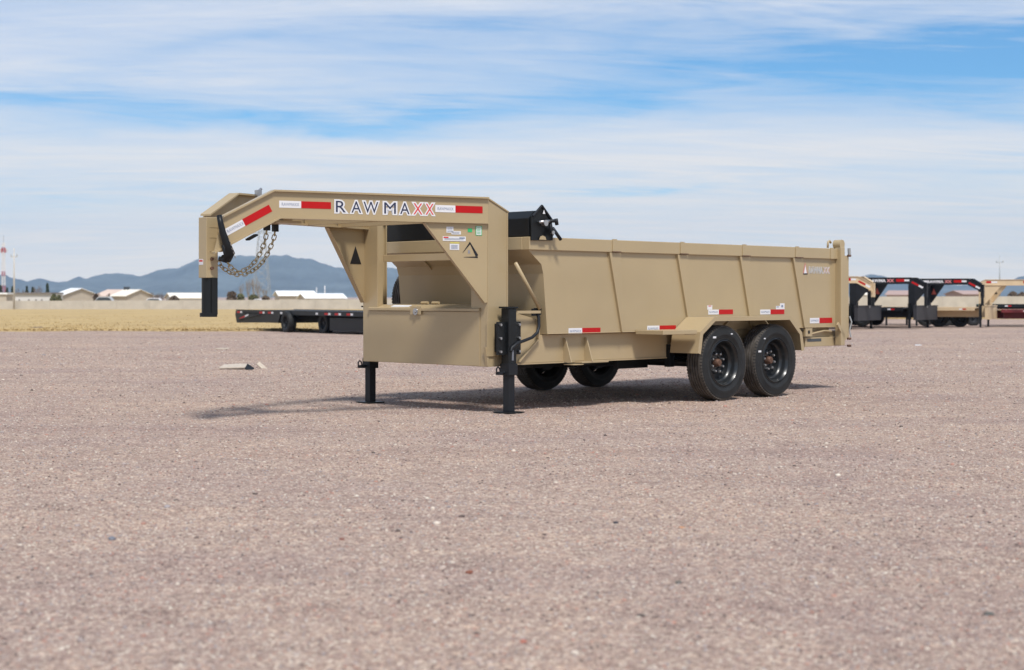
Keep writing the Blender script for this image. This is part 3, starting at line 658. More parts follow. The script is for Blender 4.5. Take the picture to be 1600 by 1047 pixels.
    if det == 2:
        MB(TT).lathe([(.0, .018), (.012, .018), (.014, .008), (.034, .008), (.036, .0)], (-.206, 1.10, .958), (-1, 0, 0), 20).build('lock_handle', STEEL, tb, smooth=True, sharp=30)
        MB(TT).box(-.2075, -.2055, 1.02, 1.18, .93, 1.01).build('latch_plate', BX, tb)
        for (w0, w1) in ((1.25, 1.52),): 
            MB(TT).prism([(-.17, w0, 1.004), (-.12, w0, 1.019), (-.12, w1, 1.019), (-.17, w1, 1.004)], (0, 0, .002)).build('paper_label', LBL, lid)
        for w_ in (.96, 1.12): MB(TT).tube([(-.02, w_, 1.045), (-.02, w_+.1, 1.045)], .014, 8).build('hinge', P, lid)
    else:
        MB(TT).box(-.207, -.2055, 1.05, 1.15, .93, 1.0).build('latch_plate', STEEL, tb)
# ------------------------------------------------------------------ the main dump trailer
TH = .7895
main = empty('dump_trailer', (-.0302, 14.8187, 0), TH, 'tan gooseneck dump trailer standing alone on the gravel in the foreground', 'trailer')
gooseneck(main, TAN, 1, 2)
e_r = Vector((1, -SL, 0)).normalized(); n_out = Vector((-SL, -1, 0)).normalized()   # reading direction and outward normal on the near neck web
def onweb(x, z, lift=0.0):
    p = Vector((x, .047 - SL*x, z)) + n_out*lift; return p
def quad_on(pts, lift, th, m, name, parent, nrm=n_out):
    mb = MB(); mb.prism([tuple(p + nrm*lift) for p in pts], tuple(nrm*th)); return mb.build(name, m, parent)
def webrect(x0, x1, z0, z1, m, name, lift=.001, th=.001, parent=main):
    return quad_on([onweb(x0, z0), onweb(x1, z0), onweb(x1, z1), onweb(x0, z1)], lift, th, m, name, parent)
def tape_web(x0, x1, zc, h, wh_first=True):
    xm = x0 + (x1-x0)*.42
    webrect(x0, xm, zc-h/2, zc+h/2, WHT, 'white_tape'); webrect(xm, x1, zc-h/2, zc+h/2, RED, 'red_tape')
    letters('tape_lettering', 'RAWMAXX', .040, onweb(x0+.02, zc-.014), e_r, (0, 0, 1), PRINT, main, lift=.0026, fit=(xm-x0)*.84)
tape_web(-2.185, -1.714, 1.925, .062); tape_web(-.714, -.236, 1.928, .066)
# sloping tape
A = onweb(-2.655, 1.663); B = onweb(-2.262, 1.888); ed = (B-A).normalized(); eu = ed.cross(-n_out).normalized() * (-1)
eu = n_out.cross(ed).normalized()
if eu.z < 0: eu = -eu
def slope_rect(f0, f1, hh, m, name):
    Ln = (B-A).length; p = [A+ed*Ln*f0-eu*hh, A+ed*Ln*f1-eu*hh, A+ed*Ln*f1+eu*hh, A+ed*Ln*f0+eu*hh]; return quad_on(p, .001, .001, m, name, main)
slope_rect(0, .40, .031, WHT, 'white_tape'); slope_rect(.40, 1, .033, RED, 'red_tape')
letters('tape_lettering', 'RAWMAXX', .042, A+ed*.015-eu*.014, ed, eu, PRINT, main, lift=.0026, fit=(B-A).length*.36)
# maker's lettering, letter by letter
LET = [('R', 522.8, 541.5), ('A', 546.5, 565), ('W', 565, 591.5), ('M', 597, 619), ('A', 622, 640.5), ('X', 643, 661), ('X', 662.5, 679.3)]
def u2x(u):   # inverse perspective along the beam at the lettering height
    return np.interp(u, [517, 522.8, 678.7, 709], [-1.714, -1.68, -.722, -.55])
for ch, a, b_ in LET:
    x0, x1 = u2x(a), u2x(b_); col = REDL if ch == 'X' else NAVY
    zb = 1.868
    for (off, lift, mm, nm) in ((.013, .0014, WHT, 'letter_outline'), (0.0, .0030, col, 'letter')):
        vs, fs = text_geo(ch, .150, off); xs0 = min(v[0] for v in text_geo(ch, .150, 0)[0]); xs1 = max(v[0] for v in text_geo(ch, .150, 0)[0])
        pad = .012; k_ = ((x1-x0)/abs(e_r.x) - 2*pad)/(xs1-xs0)
        mb = MB(); mb.add([tuple(onweb(x0, zb) + e_r*((v[0]-xs0)*k_+pad) + Vector((0,0,1))*v[1] + n_out*(v[2]+lift)) for v in vs], fs); mb.build(nm, mm, main)
# emblem on near gusset: three tapering strokes
def stroke(p0, p1, w0, w1, m=BLKS):
    d = Vector((p1[0]-p0[0], p1[1]-p0[1])).normalized(); q = Vector((-d.y, d.x))
    c = [(p0[0]+q.x*w0, p0[1]+q.y*w0), (p0[0]-q.x*w0, p0[1]-q.y*w0), (p1[0]-q.x*w1, p1[1]-q.y*w1), (p1[0]+q.x*w1, p1[1]+q.y*w1)]
    quad_on([onweb(*p) for p in c], -.0045, .001, m, 'emblem_stroke', main)
stroke((-.362, 1.612), (-.435, 1.520), .008, .001); stroke((-.366, 1.622), (-.290, 1.492), .004, .014); stroke((-.425, 1.479), (-.282, 1.480), .001, .007)
letters('emblem_print', 'R', .05, onweb(-.385, 1.51), e_r, (0, 0, 1), PRINT, main, lift=-.004)
# stickers on near gusset
def gst(x0, x1, z0, z1, m, nm='sticker', lift=-.0045): webrect(x0, x1, z0, z1, m, nm, lift, .001)
gst(-.60, -.53, 1.705, 1.762, LBL); gst(-.55, -.455, 1.69, 1.722, LBL); gst(-.637, -.405, 1.628, 1.672, LBL); gst(-.567, -.472, 1.545, 1.603, LBL)
gst(-.56, -.47, 1.606, 1.615, YEL, 'sticker_band'); gst(-.63, -.58, 1.655, 1.667, REDL, 'sticker_print', -.003); gst(-.47, -.415, 1.652, 1.664, PRINT, 'sticker_print', -.003)
for zz_ in (1.556, 1.566, 1.576, 1.586): gst(-.553, -.488, zz_, zz_+.004, PRINT, 'sticker_print', -.003)
for zz_ in (1.70, 1.71): gst(-.54, -.47, zz_, zz_+.003, PRINT, 'sticker_print', -.003)
for zz_ in (1.715, 1.73, 1.745): gst(-.592, -.54, zz_, zz_+.004, PRINT, 'sticker_print', -.003)
for zz_ in (1.64, 1.65): gst(-.62, -.43, zz_, zz_+.003, PRINT, 'sticker_print', -.003)
gst(-.305, -.24, 1.685, 1.775, GREEN); gst(-.298, -.247, 1.69, 1.77, LBL, 'sticker_face', -.003)
for q in range(5): gst(-.292, -.255, 1.70+.014*q, 1.705+.014*q, GREEN, 'sticker_print', -.0015)
gst(-.385, -.34, 1.715, 1.75, GREEN)
# emblem on far gusset
fw = lambda x, z: Vector((x, 1.993 + SL*x, z))
nf = Vector((SL, -1, 0)).normalized()
mb = MB(); mb.prism([tuple(fw(-.437, 1.44) + nf*.0195), tuple(fw(-.243, 1.44) + nf*.0195), tuple(fw(-.345, 1.622) + nf*.0195)], tuple(nf*.001)); mb.build('emblem', BLKS, main)
# neck cross plates, rear box under the neck with latch handle
mb = MB(); mb.box(-2.10, -2.0, .74, 1.30, 1.786, 1.85); mb.build('neck_crossmember', TAN, main)
mb = MB(); mb.box(-1.20, -1.14, .44, 1.60, 1.80, 1.93); mb.build('neck_crossmember', TAN, main)
mb = MB(); mb.box(-.66, -.60, .28, 1.76, 1.80, 1.93); mb.build('neck_crossmember', TAN, main)
mb = MB(); mb.box(-2.02, -1.97, 1.235, 1.285, 1.96, 2.085); mb.build('release_handle', STEEL, main, bevel=.004)
mb = MB(); mb.tube([(-2.0, 1.26, 2.07), (-1.96, 1.26, 2.10)], .012, 8); mb.build('release_handle', STEEL, main)
mb = MB(); mb.prism([(-2.42, .80, 1.60), (-2.33, .80, 1.645), (-2.335, .80, 1.66), (-2.425, .80, 1.615)], (0, .06, 0)); mb.build('grease_cover', BLK, main).rotation_euler = (0, 0, 0)
# black hose looped round the coupler end of the near beam
mb = MB(); p0 = onweb(-2.72, 1.80, .03)
pts = [onweb(-2.72, 1.81, .03), onweb(-2.712, 1.74, .045), onweb(-2.695, 1.66, .05), onweb(-2.665, 1.57, .05), onweb(-2.635, 1.48, .05), onweb(-2.64, 1.44, .02), onweb(-2.68, 1.45, -.02)]
mb.tube(pts, [.024, .027, .030, .036, .046, .040, .02], 10); pts2 = [p + Vector((-.022, .01, -.015)) for p in pts[3:]]
mb.tube(pts2, [.02, .028, .03, .02], 8); mb.build('breakaway_hose', BLK, main, smooth=True)
for i in range(5):
    q = onweb(-2.655+.012*i, 1.60-.035*i, .088); MB().tube([q, q+Vector((.01, 0, -.02))], .004, 5).build('hose_clip', STEEL, main)
# safety chains
def chain(ctrl, name='safety_chain'):
    c = [Vector(p) for p in ctrl]; c = [c[0]*2-c[1]] + c + [c[-1]*2-c[-2]]; pts = []
    for i in range(1, len(c)-2):
        for q in range(16):
            t_ = q/16; a, b_, d_, e_ = c[i-1], c[i], c[i+1], c[i+2]
            pts.append(.5*((2*b_) + (d_-a)*t_ + (2*a-5*b_+4*d_-e_)*t_*t_ + (3*b_-a-3*d_+e_)*t_**3))
    NP = len(pts)-1; d = [0]
    for i in range(NP): d.append(d[-1] + (pts[i+1]-pts[i]).length)
    step = .044; mb = MB(); k = 0; s_ = 0
    while s_ < d[-1]:
        i = min(NP-1, int(np.searchsorted(d, s_))); i = max(1, i); p = pts[i]; dr = (pts[min(NP, i+1)]-pts[i-1]).normalized()
        side = dr.cross(Vector((.7, -.7, 0.1))).normalized(); up = dr.cross(side).normalized()
        a_ = side if k % 2 else up
        loop = []
        for q in range(12):
            th = 2*PI*q/12; cx_ = math.cos(th); loop.append(p + dr*(cx_*.018 + (.010 if cx_ > 0 else -.010)) + a_*math.sin(th)*.019)
        mb.tube(loop + [loop[0]], .0052, 5, cap=False); s_ += step; k += 1
    return mb.build(name, BRASSY, main, smooth=True)
chain([(-2.14,.93,1.735),(-2.154,.93,1.632),(-2.196,.93,1.528),(-2.252,.93,1.441),(-2.322,.94,1.372),(-2.404,.95,1.332),(-2.479,.96,1.345),(-2.526,.97,1.397),(-2.567,.98,1.475)])
chain([(-1.937,1.08,1.735),(-1.952,1.08,1.641),(-1.995,1.08,1.547),(-2.044,1.08,1.465),(-2.115,1.08,1.388),(-2.2,1.08,1.335),(-2.304,1.08,1.305),(-2.415,1.08,1.315),(-2.51,1.08,1.365),(-2.564,1.08,1.416),(-2.62,1.08,1.50)])
for x_, y_ in ((-2.14, .93), (-1.937, 1.08)):
    mb = MB(); mb.box(x_-.025, x_+.025, y_-.02, y_+.02, 1.70, 1.765); mb.build('chain_bracket', BLK, main)
mb = MB(); mb.box(-2.18, -1.90, .74, 1.30, 1.765, 1.785); mb.build('chain_plate', TAN, main)

# --- dump body
WL, WR_ = -.045, 2.085     # outer faces of the two side plates
prof = [(.22, 1.556), (.40, 1.42), (.428, 1.33), (.485, .74)]
body = MB()
def side_plate(w, name):
    m = MB(); m.prism([(x, w, z) for x, z in prof] + [(5.55, w, .74), (5.55, w, 1.556)], (0, .006, 0)); return m.build(name, TAN, main)
sp_n = side_plate(WL, 'side_panel'); sp_f = side_plate(WR_-.006, 'side_panel')
m = MB(); m.prism([(x, WL+.006, z) for x, z in prof] + [(x+.006, WL+.006, z) for x, z in prof[::-1]], (0, WR_-WL-.012, 0)); fwl = m.build('front_panel', TAN, main)
for w_ in (.50, 1.02, 1.54):
    m = MB(); m.prism([(.23, w_, 1.55), (.405, w_, 1.41), (.41, w_, 1.38), (.24, w_, 1.53)], (0, .012, 0)); m.build('stiffener', TAN, fwl)
MB().box(.49, 5.56, WL+.006, WR_-.006, .742, .752).build('bed_floor', TAN, main)
RO = -.075
for (a, b_) in ((RO, .02), (2.02, 2.115)):
    rl = MB().box(.205, 5.60, a, b_, 1.556, 1.682).build('top_rail', TAN, main, bevel=.006)
rl_n = rl
fr = MB().box(.20, .30, RO+.001, 2.114, 1.5562, 1.6815)
fr = MB().box(.20, .28, .021, 2.019, 1.5565, 1.681).build('front_rail', TAN, main, bevel=.006)
ribs = [(1.375, 1.545, 1.572), (2.47, 2.645, 2.68), (3.575, 3.76, 3.79), (4.60, 4.79, 4.835)]
for w_, sg in ((WL, -1), (WR_, 1)):
    for (x0, x1, xb) in ribs:
        m = MB(); m.prism([(x0, w_, 1.555), (x1, w_, 1.555), (xb+.012, w_, .742), (xb, w_, .742)], (0, sg*.026, 0)); m.build('rib', TAN, main, bevel=.003)
        xo = w_ + sg*.030
        MB().box(x0+.035, x0+.10, min(xo, xo+sg*.008), max(xo, xo+sg*.008), 1.558, 1.690).build('rail_strap', TAN, main)
        MB().box(x0+.03, x1-.02, min(xo, xo+sg*.022), max(xo, xo+sg*.022), 1.557, 1.566).build('tarp_hook', RUSTY, main)
MB().box(5.36, 5.42, WL-.038, WL-.030, 1.558, 1.69).build('rail_strap', TAN, main)
# rear corner posts with top hinge lugs, tailgate
for w0, w1, sg in ((-.125, -.040, -1), (2.08, 2.165, 1)):
    ps = MB().box(5.515, 5.60, w0, w1, .52, 1.70).build('corner_post', TAN, main, bevel=.006)
    MB().box(5.602, 5.70, w0+.01, w1, .60, 1.60).build('post_gusset', TAN, ps, bevel=.004)
    MB().lathe([(0, .05), (.055, .05), (.055, -.05), (0, -.05)], (5.56, (w0+w1)/2+.02, 1.735), (0, 1, 0), 18).build('hinge_barrel', TAN, ps, smooth=True, sharp=35)
    MB().tube([(5.36, w1, 1.69), (5.365, w1, 1.76), (5.40, w1, 1.775), (5.425, w1, 1.75)], .013, 8).build('lifting_hook', TAN, ps, smooth=True)
    yo = w0 if sg < 0 else w1
    for z_ in (1.60, .60, .515):
        MB().tube([(5.66, yo+sg*.0, z_), (5.705, yo+sg*.012, z_)], .014, 8).build('gate_pin', RUSTY, ps)
    mb = MB(); mb.tube([(5.70, yo, .87), (5.715, yo+sg*.02, .80), (5.70, yo, .70), (5.715, yo+sg*.01, .62)], .010, 6); mb.build('gate_chain', GALV, ps)
    MB().tube([(5.69, yo, 1.69), (5.70, yo, 1.60)], .02, 8).build('gate_latch', GALV, ps)
    mb = MB(); mb.prism([(5.44, yo, .77), (5.47, yo, .80), (5.64, yo, .60), (5.60, yo, .58)], (0, -sg*.02, 0)); mb.build('brace', TAN, ps)
tg = MB().box(5.62, 5.66, -.03, 2.07, .76, 1.66).build('tailgate', TAN, main, bevel=.004)
for w_ in (.45, .98, 1.5): MB().box(5.661, 5.70, w_, w_+.08, .78, 1.64).build('gate_rib', TAN, tg)
for (x0, x1, xb) in ribs:
    for a0, a1 in ((x0, xb), (x1, xb+.012)):
        m = MB()
        for q in range(26):
            f0 = q/26; m.tube([(a0+(a1-a0)*f0, WL-.002, 1.55-.80*f0), (a0+(a1-a0)*(f0+.02), WL-.002, 1.55-.80*(f0+.02))], .0045, 5)
        m.build('weld_bead', TAN, sp_n)
MB().tube([(.49, WL-.002, .745), (5.5, WL-.002, .745)], .004, 5).build('weld_bead', TAN, sp_n)
# lettering and emblem near the rear top
y_s = WL
def side_rect(x0, x1, z0, z1, m, nm, lift=.001, par=None):
    mb = MB(); mb.box(x0, x1, WL-lift-.001, WL-lift, z0, z1); return mb.build(nm, m, par or main)
def side_tape(x0, x1, z0, z1):
    xm = x0+(x1-x0)*.42; side_rect(x0, xm, z0, z1, WHT, 'white_tape'); side_rect(xm, x1, z0, z1, RED, 'red_tape')
    letters('tape_lettering', 'RAWMAXX', .035, (x0+.015, WL-.0025, (z0+z1)/2-.012), (1,0,0), (0,0,1), PRINT, main, lift=.0, fit=(xm-x0)*.84)
side_tape(.788, 1.262, .738, .795); side_tape(1.995, 2.47, .745, .803); side_tape(3.03, 3.475, .912, .965); side_tape(3.985, 4.455, .905, .960); side_tape(4.975, 5.445, .792, .855)
side_rect(3.012, 3.10, .966, 1.012, LBL, 'sticker'); side_rect(3.03, 3.08, 1.0, 1.008, REDL, 'sticker_print', .003)
side_rect(4.29, 4.37, .961, 1.0, LBL, 'sticker'); side_rect(4.37, 4.46, .961, 1.03, LBL, 'sticker'); side_rect(4.395, 4.43, .985, 1.01, PRINT, 'sticker_print', .003); side_rect(4.30, 4.345, .985, .993, PRINT, 'sticker_print', .003)
for off, lift, mm, nm in ((.006, .0015, mat('pale_outline', (.56,.55,.53), .5), 'letter_outline'), (-.001, .003, mat('grey_letter', (.38, .38, .38), .5), 'letter')):
    letters(nm, 'RAWMA', .105, (4.95, WL, 1.385), (1,0,0), (0,0,1), mm, main, off=off, lift=lift, fit=.30)
    letters(nm, 'XX', .105, (5.262, WL, 1.385), (1,0,0), (0,0,1), mm if nm == 'letter_outline' else mat('pale_red', (.55,.36,.34), .5), main, off=off, lift=lift, fit=.13)
def tri(x, z, w, h, m, nm, lift):
    mb = MB(); mb.prism([(x, WL-lift, z), (x+w, WL-lift, z), (x+w/2, WL-lift, z+h)], (0, -.001, 0)); mb.build(nm, m, main)
tri(4.83, 1.38, .095, .13, mat('faded_red', (.50,.20,.17), .5), 'emblem', .001); tri(4.85, 1.375, .06, .10, LBL, 'emblem', .0025)
side_rect(4.835, 4.925, 1.368, 1.38, BLKS, 'emblem_stroke', .0035)

# --- frame under the body
for w0 in (.03, 1.91):
    fr_ = MB().box(.10, 2.42, w0, w0+.10, .465, .735).build('frame_rail', TAN, main, bevel=.004)
    MB().box(.10, 2.42, w0-.012, w0+.112, .452, .4645).build('flange', TAN, fr_)
    MB().box(2.4205, 5.5, w0+.01, w0+.09, .60, .735).build('flange', TAN, fr_)
    o_ = w0 if w0 < 1 else w0+.1; sg = -1 if w0 < 1 else 1
    for x_ in (.79, 1.10):
        m = MB(); m.prism([(x_, o_, .70), (x_, o_+sg*.03, .70), (x_, o_+sg*.11, .462), (x_, o_, .462)], (.012, 0, 0)); m.build('frame_gusset', TAN, fr_)
    m = MB(); m.box(.80, .95, min(o_, o_+sg*.13), max(o_, o_+sg*.13), .432, .439) ; m.build('frame_shoe', TAN, fr_)
    m = MB(); m.box(.96, 1.36, min(o_, o_+sg*.10), max(o_, o_+sg*.10), .446, .462); m.build('frame_shoe', TAN, fr_)
for x_ in (.6, 1.5, 2.4, 3.3, 4.2, 5.1): MB().box(x_, x_+.06, .131, 1.909, .56, .70).build('crossmember', TAN, main)
# outrigger plate behind the jack with its flange and a brace tube
for yy, sg in ((.025, -1), (2.02, 1)):
    m = MB(); m.prism([(.093, yy, .955), (.405, yy, .89), (.41, yy, .70), (.14, yy, .485), (.093, yy, .47)], (0, -sg*.008, 0)); og = m.build('outrigger_plate', TAN, main)
    m = MB(); m.box(.40, .418, yy+sg*.035, yy-sg*.04, .70, .885); m.build('flange', TAN, og)
    m = MB(); m.prism([(.14, yy+sg*.03, .485), (.41, yy+sg*.03, .70), (.415, yy+sg*.03, .69), (.145, yy+sg*.03, .475)], (0, -sg*.06, 0)); m.build('flange', TAN, og)
    if sg < 0: MB().tube([(.085, yy+sg*.03, 1.43), (.40, yy+sg*.05, .99)], .019, 10).build('brace_tube', TAN, main, smooth=True)
    MB().box(.05, .40, yy+sg*.055-.008, yy+sg*.055+.008, .945, .972).build('crank_arm_guard', TAN, main)
mb = MB(); mb.prism([(-.215, .098, .63), (-.19, .098, .63), (-.176, .098, .445), (-.186, .098, .445)], (0, .03, 0)); mb.build('tab', TAN, main)
# crank handle of the near jack
mb = MB(); mb.tube([(.37, .02, .99), (.37, .02, .92)], .03, 10); mb.tube([(.385, .0, .97), (.39, -.02, .90), (.385, -.03, .82), (.35, -.04, .76), (.27, -.05, .715), (.17, -.055, .69), (.06, -.06, .665), (-.02, -.06, .62), (-.03, -.06, .59)], .0155, 10)
mb.build('crank_handle', BLKS, main, smooth=True, sharp=40)
mb = MB(); mb.tube([(.35, .0, .985), (.44, .0, .985)], .012, 8); mb.tube([(.43, .0, .985), (.43, .0, .93)], .012, 8); mb.build('crank_clip', BLK, main)
# fenders
FP = [(2.362, .515), (2.405, .735), (2.645, .890), (4.035, .890), (4.262, .70), (4.305, .50)]
for w0, w1 in ((-.42, -.052), (2.092, 2.46)):
    m = MB()
    for (xa, za), (xb, zb_) in zip(FP[:-1], FP[1:]):
        d = Vector((xb-xa, zb_-za)).normalized(); q = Vector((d.y, -d.x))*.006
        m.prism([(xa, w0, za), (xb, w0, zb_), (xb+q.x, w0, zb_+q.y), (xa+q.x, w0, za+q.y)], (0, w1-w0, 0))
    fd = m.build('fender', TAN, main)
    cxm, czm = 3.33, .45; ins = []
    for (x_, z_) in FP:
        pass
    INN = [(2.412, .507), (2.452, .712), (2.662, .848), (4.02, .848), (4.215, .682), (4.252, .492)]
    w_o = w0-.004 if w0 < 0 else w1+.001
    m = MB()
    for i in range(5): m.prism([(FP[i][0], w_o, FP[i][1]+.003), (FP[i+1][0], w_o, FP[i+1][1]+.003), (INN[i+1][0], w_o, INN[i+1][1]), (INN[i][0], w_o, INN[i][1])], (0, .004, 0))
    m.build('fender_lip', TAN, fd)
    st = MB().box(1.80, 2.355, w0, w1, .718, .762).build('step', TAN, main, bevel=.004)
    MB().box(2.20, 2.35, w0+.02 if w0 < 0 else w1-.04, (w0+.04) if w0 < 0 else w1-.02, .712, .7175).build('step_lip', TAN, st)
    # inner wheel-well plate
    yi = -.048 if w0 < 0 else 2.086
    m = MB(); m.prism([(2.38, yi, .60), (2.44, yi, .73), (4.25, yi, .73), (4.28, yi, .60)], (0, .006, 0)); m.build('wheel_well_plate', TAN, fd)
    m = MB(); m.prism([(3.22, yi-.002, .73), (3.5, yi-.002, .73), (3.62, yi-.002, .885), (3.44, yi-.002, .885)], (0, -.02 if w0 < 0 else .02, 0)); m.build('well_gusset', TAN, fd)
# rear bumper
rb = MB().box(4.92, 5.70, -.02, 2.06, .515, .625).build('rear_bumper', TAN, main, bevel=.004)
MB().box(4.90, 5.70, .01, 2.03, .628, .70).build('bumper_top', TAN, rb)
MB().box(4.96, 5.25, -.0225, -.0205, .575, .61).build('bumper_slot', DARKW, rb)
MB().tube([(4.98, -.03, .66), (5.30, -.03, .70), (5.45, -.03, .69)], .012, 8).build('grab_rail', TAN, rb)
MB().box(4.88, 5.02, -.05, -.02, .64, .735).build('hinge_plate', TAN, rb)
MB().tube([(4.95, -.052, .69), (4.95, -.04, .69)], .022, 12).build('hinge_pin', BLKS, rb)

# axles, springs, ram
AX = (2.874, 3.814)
for x_ in AX:
    MB().tube([(x_, -.14, .40), (x_, 2.18, .40)], .055, 12).build('axle', BLK, main, smooth=True)
for w_ in (.02, 1.96):
    m = MB()
    for x_ in AX:
        for q in range(4): m.box(x_-.36+.07*q, x_+.36-.07*q, w_-.03, w_+.03, .46-.0+q*.012-.05, .47+q*.012-.05)
    m.build('leaf_spring', BLK, main)
    for x_ in (2.44, 3.34, 4.22): MB().box(x_-.04, x_+.04, w_-.035, w_+.035, .36, .60).build('spring_hanger', BLK, main)
MB().box(1.92, 2.42, .30, .36, .345, .435).build('side_beam', BLK, main)
MB().tube([(1.35, .55, .42), (2.55, .55, .40)], .045, 12).build('hydraulic_hose', BLK, main, smooth=True)
MB().box(1.2, 3.0, .85, 1.15, .36, .44).build('hoist_frame', BLK, main)

# wheels
def wheel(loc, out, seedrot=0.0, par=main):
    hub = empty('wheel', loc, 0); hub.parent = par
    ry = .40; hw = .108
    side_ = [(.398, .735), (.394, .80), (.384, .90), (.372, .965), (.366, .955), (.345, 1.0), (.318, 1.02), (.316, 1.035), (.300, 1.035), (.298, 1.02), (.275, .985), (.262, .93), (.260, .96), (.252, .96), (.250, .88), (.240, .80), (.228, .62)]
    pf = [(r_, h_*hw) for r_, h_ in side_] + [(r_, -h_*hw) for r_, h_ in side_[::-1]] + [(.385, -.70*hw), (.385, .70*hw)]
    ty = MB().lathe(pf, (0,0,0), (0, out, 0), 80, closed=True).build('tyre', RUB, hub, smooth=True, sharp=32)
    gr = []
    for a_, b_ in ((-.735, -.50), (-.42, -.18), (-.10, .10), (.18, .42), (.50, .735)): gr += [(.388, a_*hw), (.4015, (a_+.015)*hw), (.4015, (b_-.015)*hw), (.388, b_*hw)]
    MB().lathe(gr, (0,0,0), (0, out, 0), 80).build('tread', TRD, hub, smooth=True, sharp=25)
    # tread blocks on the shoulders
    m = MB()
    for k in range(72):
        a = 2*PI*k/72; ca, sa = math.cos(a), math.sin(a)
        for (h0, h1) in ((.74, .92), (-.92, -.74)):
            r0 = .389; r1 = .3985; da = .030
            vs = []
            for rr in (r0-.01, r1):
                for hh in (h0, h1):
                    for dd in (-da, da): vs.append(((rr-(.006 if abs(hh) > .85 else 0))*math.cos(a+dd), hw*hh, (rr-(.006 if abs(hh) > .85 else 0))*math.sin(a+dd)))
            m.add(vs, [(0,1,3,2),(4,6,7,5),(0,4,5,1),(2,3,7,6),(0,2,6,4),(1,5,7,3)])
    m.build('tread_block', TRD, hub)['kind'] = 'stuff'
    rp = [(.236, hw*.80), (.246, hw*.94), (.238, hw*.99), (.226, hw*.84), (.215, hw*.62), (.213, hw*.40), (.202, hw*.2), (.190, hw*.1), (.182, -hw*.15), (.176, -hw*.30), (.12, -hw*.24), (.11, -hw*.10), (.075, -hw*.10), (.07, -hw*.2), (0, -hw*.2)]
    MB().lathe(rp, (0,0,0), (0, out, 0), 56).build('rim', GLOSS, hub, smooth=True, sharp=28)
    MB().lathe([(.06, -hw*.95), (.165, -hw*.95), (.172, -hw*.35), (.06, -hw*.33)], (0,0,0), (0, out, 0), 32, closed=True).build('brake_drum', BLKS, hub, smooth=True, sharp=30)
    MB().lathe([(0, hw*.42), (.032, hw*.40), (.042, hw*.26), (.046, -hw*.2)], (0,0,0), (0, out, 0), 24).build('hub_cap', RUSTY, hub, smooth=True, sharp=30)
    for k in range(8):
        a = 2*PI*k/8 + seedrot; c = (.098*math.cos(a), out*(-hw*.14), .098*math.sin(a))
        MB().lathe([(0, .044), (.011, .042), (.016, .030), (.016, 0)], c, (0, out, 0), 8).build('lug_nut', STEEL, hub, smooth=True, sharp=40)
    for (a, w) in ((seedrot*3+1.1, .020), (seedrot*5-.55, .012)):
        c = Vector((.33*math.cos(a), out*hw*1.022, .33*math.sin(a)))
        MB().box(-w*1.3, w*1.3, -.0015, .0015, -w*.5, w*.5).build('chalk_mark', LBL, hub).location = c
    return hub
for i, x_ in enumerate(AX):
    wheel((x_, -.396+.118, .40), -1, .35 + i*.22); wheel((x_, 2.436-.118, .40), 1, .6+i*.3)
spw = wheel((.97, 2.30, 1.08), 1, .2); spw.name = 'spare_wheel'; spw.scale = (.95, .95, .95)
MB().box(.85, 1.09, 2.086, 2.18, 1.02, 1.14).build('spare_carrier', TAN, main)

# --- tarp housing and crank end plate
th_p = [(.215, 1.686), (.205, 1.86), (.29, 1.935), (.42, 1.935), (.47, 1.86), (.47, 1.686)]
m = MB(); m.prism([(x_, -.06, z_) for x_, z_ in th_p], (0, 2.18, 0)); hs = m.build('tarp_housing', BLK, main, bevel=.006)
for w_ in (-.10, 2.128):
    m = MB(); m.prism([(.205, w_, 1.645), (.505, w_, 1.652), (.515, w_, 1.74), (.485, w_, 1.86), (.375, w_, 1.985), (.345, w_, 1.988), (.205, w_, 1.875)], (0, .012, 0)); ep = m.build('end_plate', BLK, hs, bevel=.003)
MB().tube([(.35, -.112, 1.815), (.35, -.16, 1.815)], .03, 14).build('crank_hub', STEEL, hs, smooth=True, sharp=40)
m = MB(); m.tube([(.28, -.13, 1.822), (.35, -.145, 1.83), (.42, -.15, 1.835)], .014, 8); m.build('crank_arm', STEEL, hs, smooth=True)
m = MB(); m.tube([(.41, -.15, 1.835), (.50, -.16, 1.84)], .017, 8); m.tube([(.485, -.16, 1.86), (.50, -.16, 1.80)], .018, 8); m.build('crank_arm', BLKS, hs, smooth=True)
m = MB(); m.tube([(.42, -.14, 1.83), (.44, -.14, 1.74), (.46, -.14, 1.70)], .015, 8); m.tube([(.46, -.14, 1.77), (.565, -.15, 1.66)], .017, 8); m.build('crank_handle', BLKS, hs, smooth=True)
MB().lathe([(0,.012),(.02,.012),(.02,0)], (.445, -.155, 1.725), (0,-1,0), 8).build('bolt', STEEL, hs)
m = MB(); m.prism([(.35, -.1125, 1.905), (.385, -.1125, 1.905), (.367, -.1125, 1.945)], (0, -.001, 0)); m.build('plate_cutout', WHT, hs)
m = MB(); m.prism([(.30, -.1125, 1.655), (.40, -.1125, 1.655), (.385, -.1125, 1.685), (.35, -.1125, 1.695), (.315, -.1125, 1.685)], (0, -.001, 0)); m.build('plate_cutout', TAN, hs)
m = MB(); m.tube([(.345, -.106, 1.985), (.49, -.106, 1.845)], .011, 6); m.tube([(.345, -.106, 1.985), (.22, -.106, 1.88)], .011, 6); m.build('plate_edge', BLKS, hs)

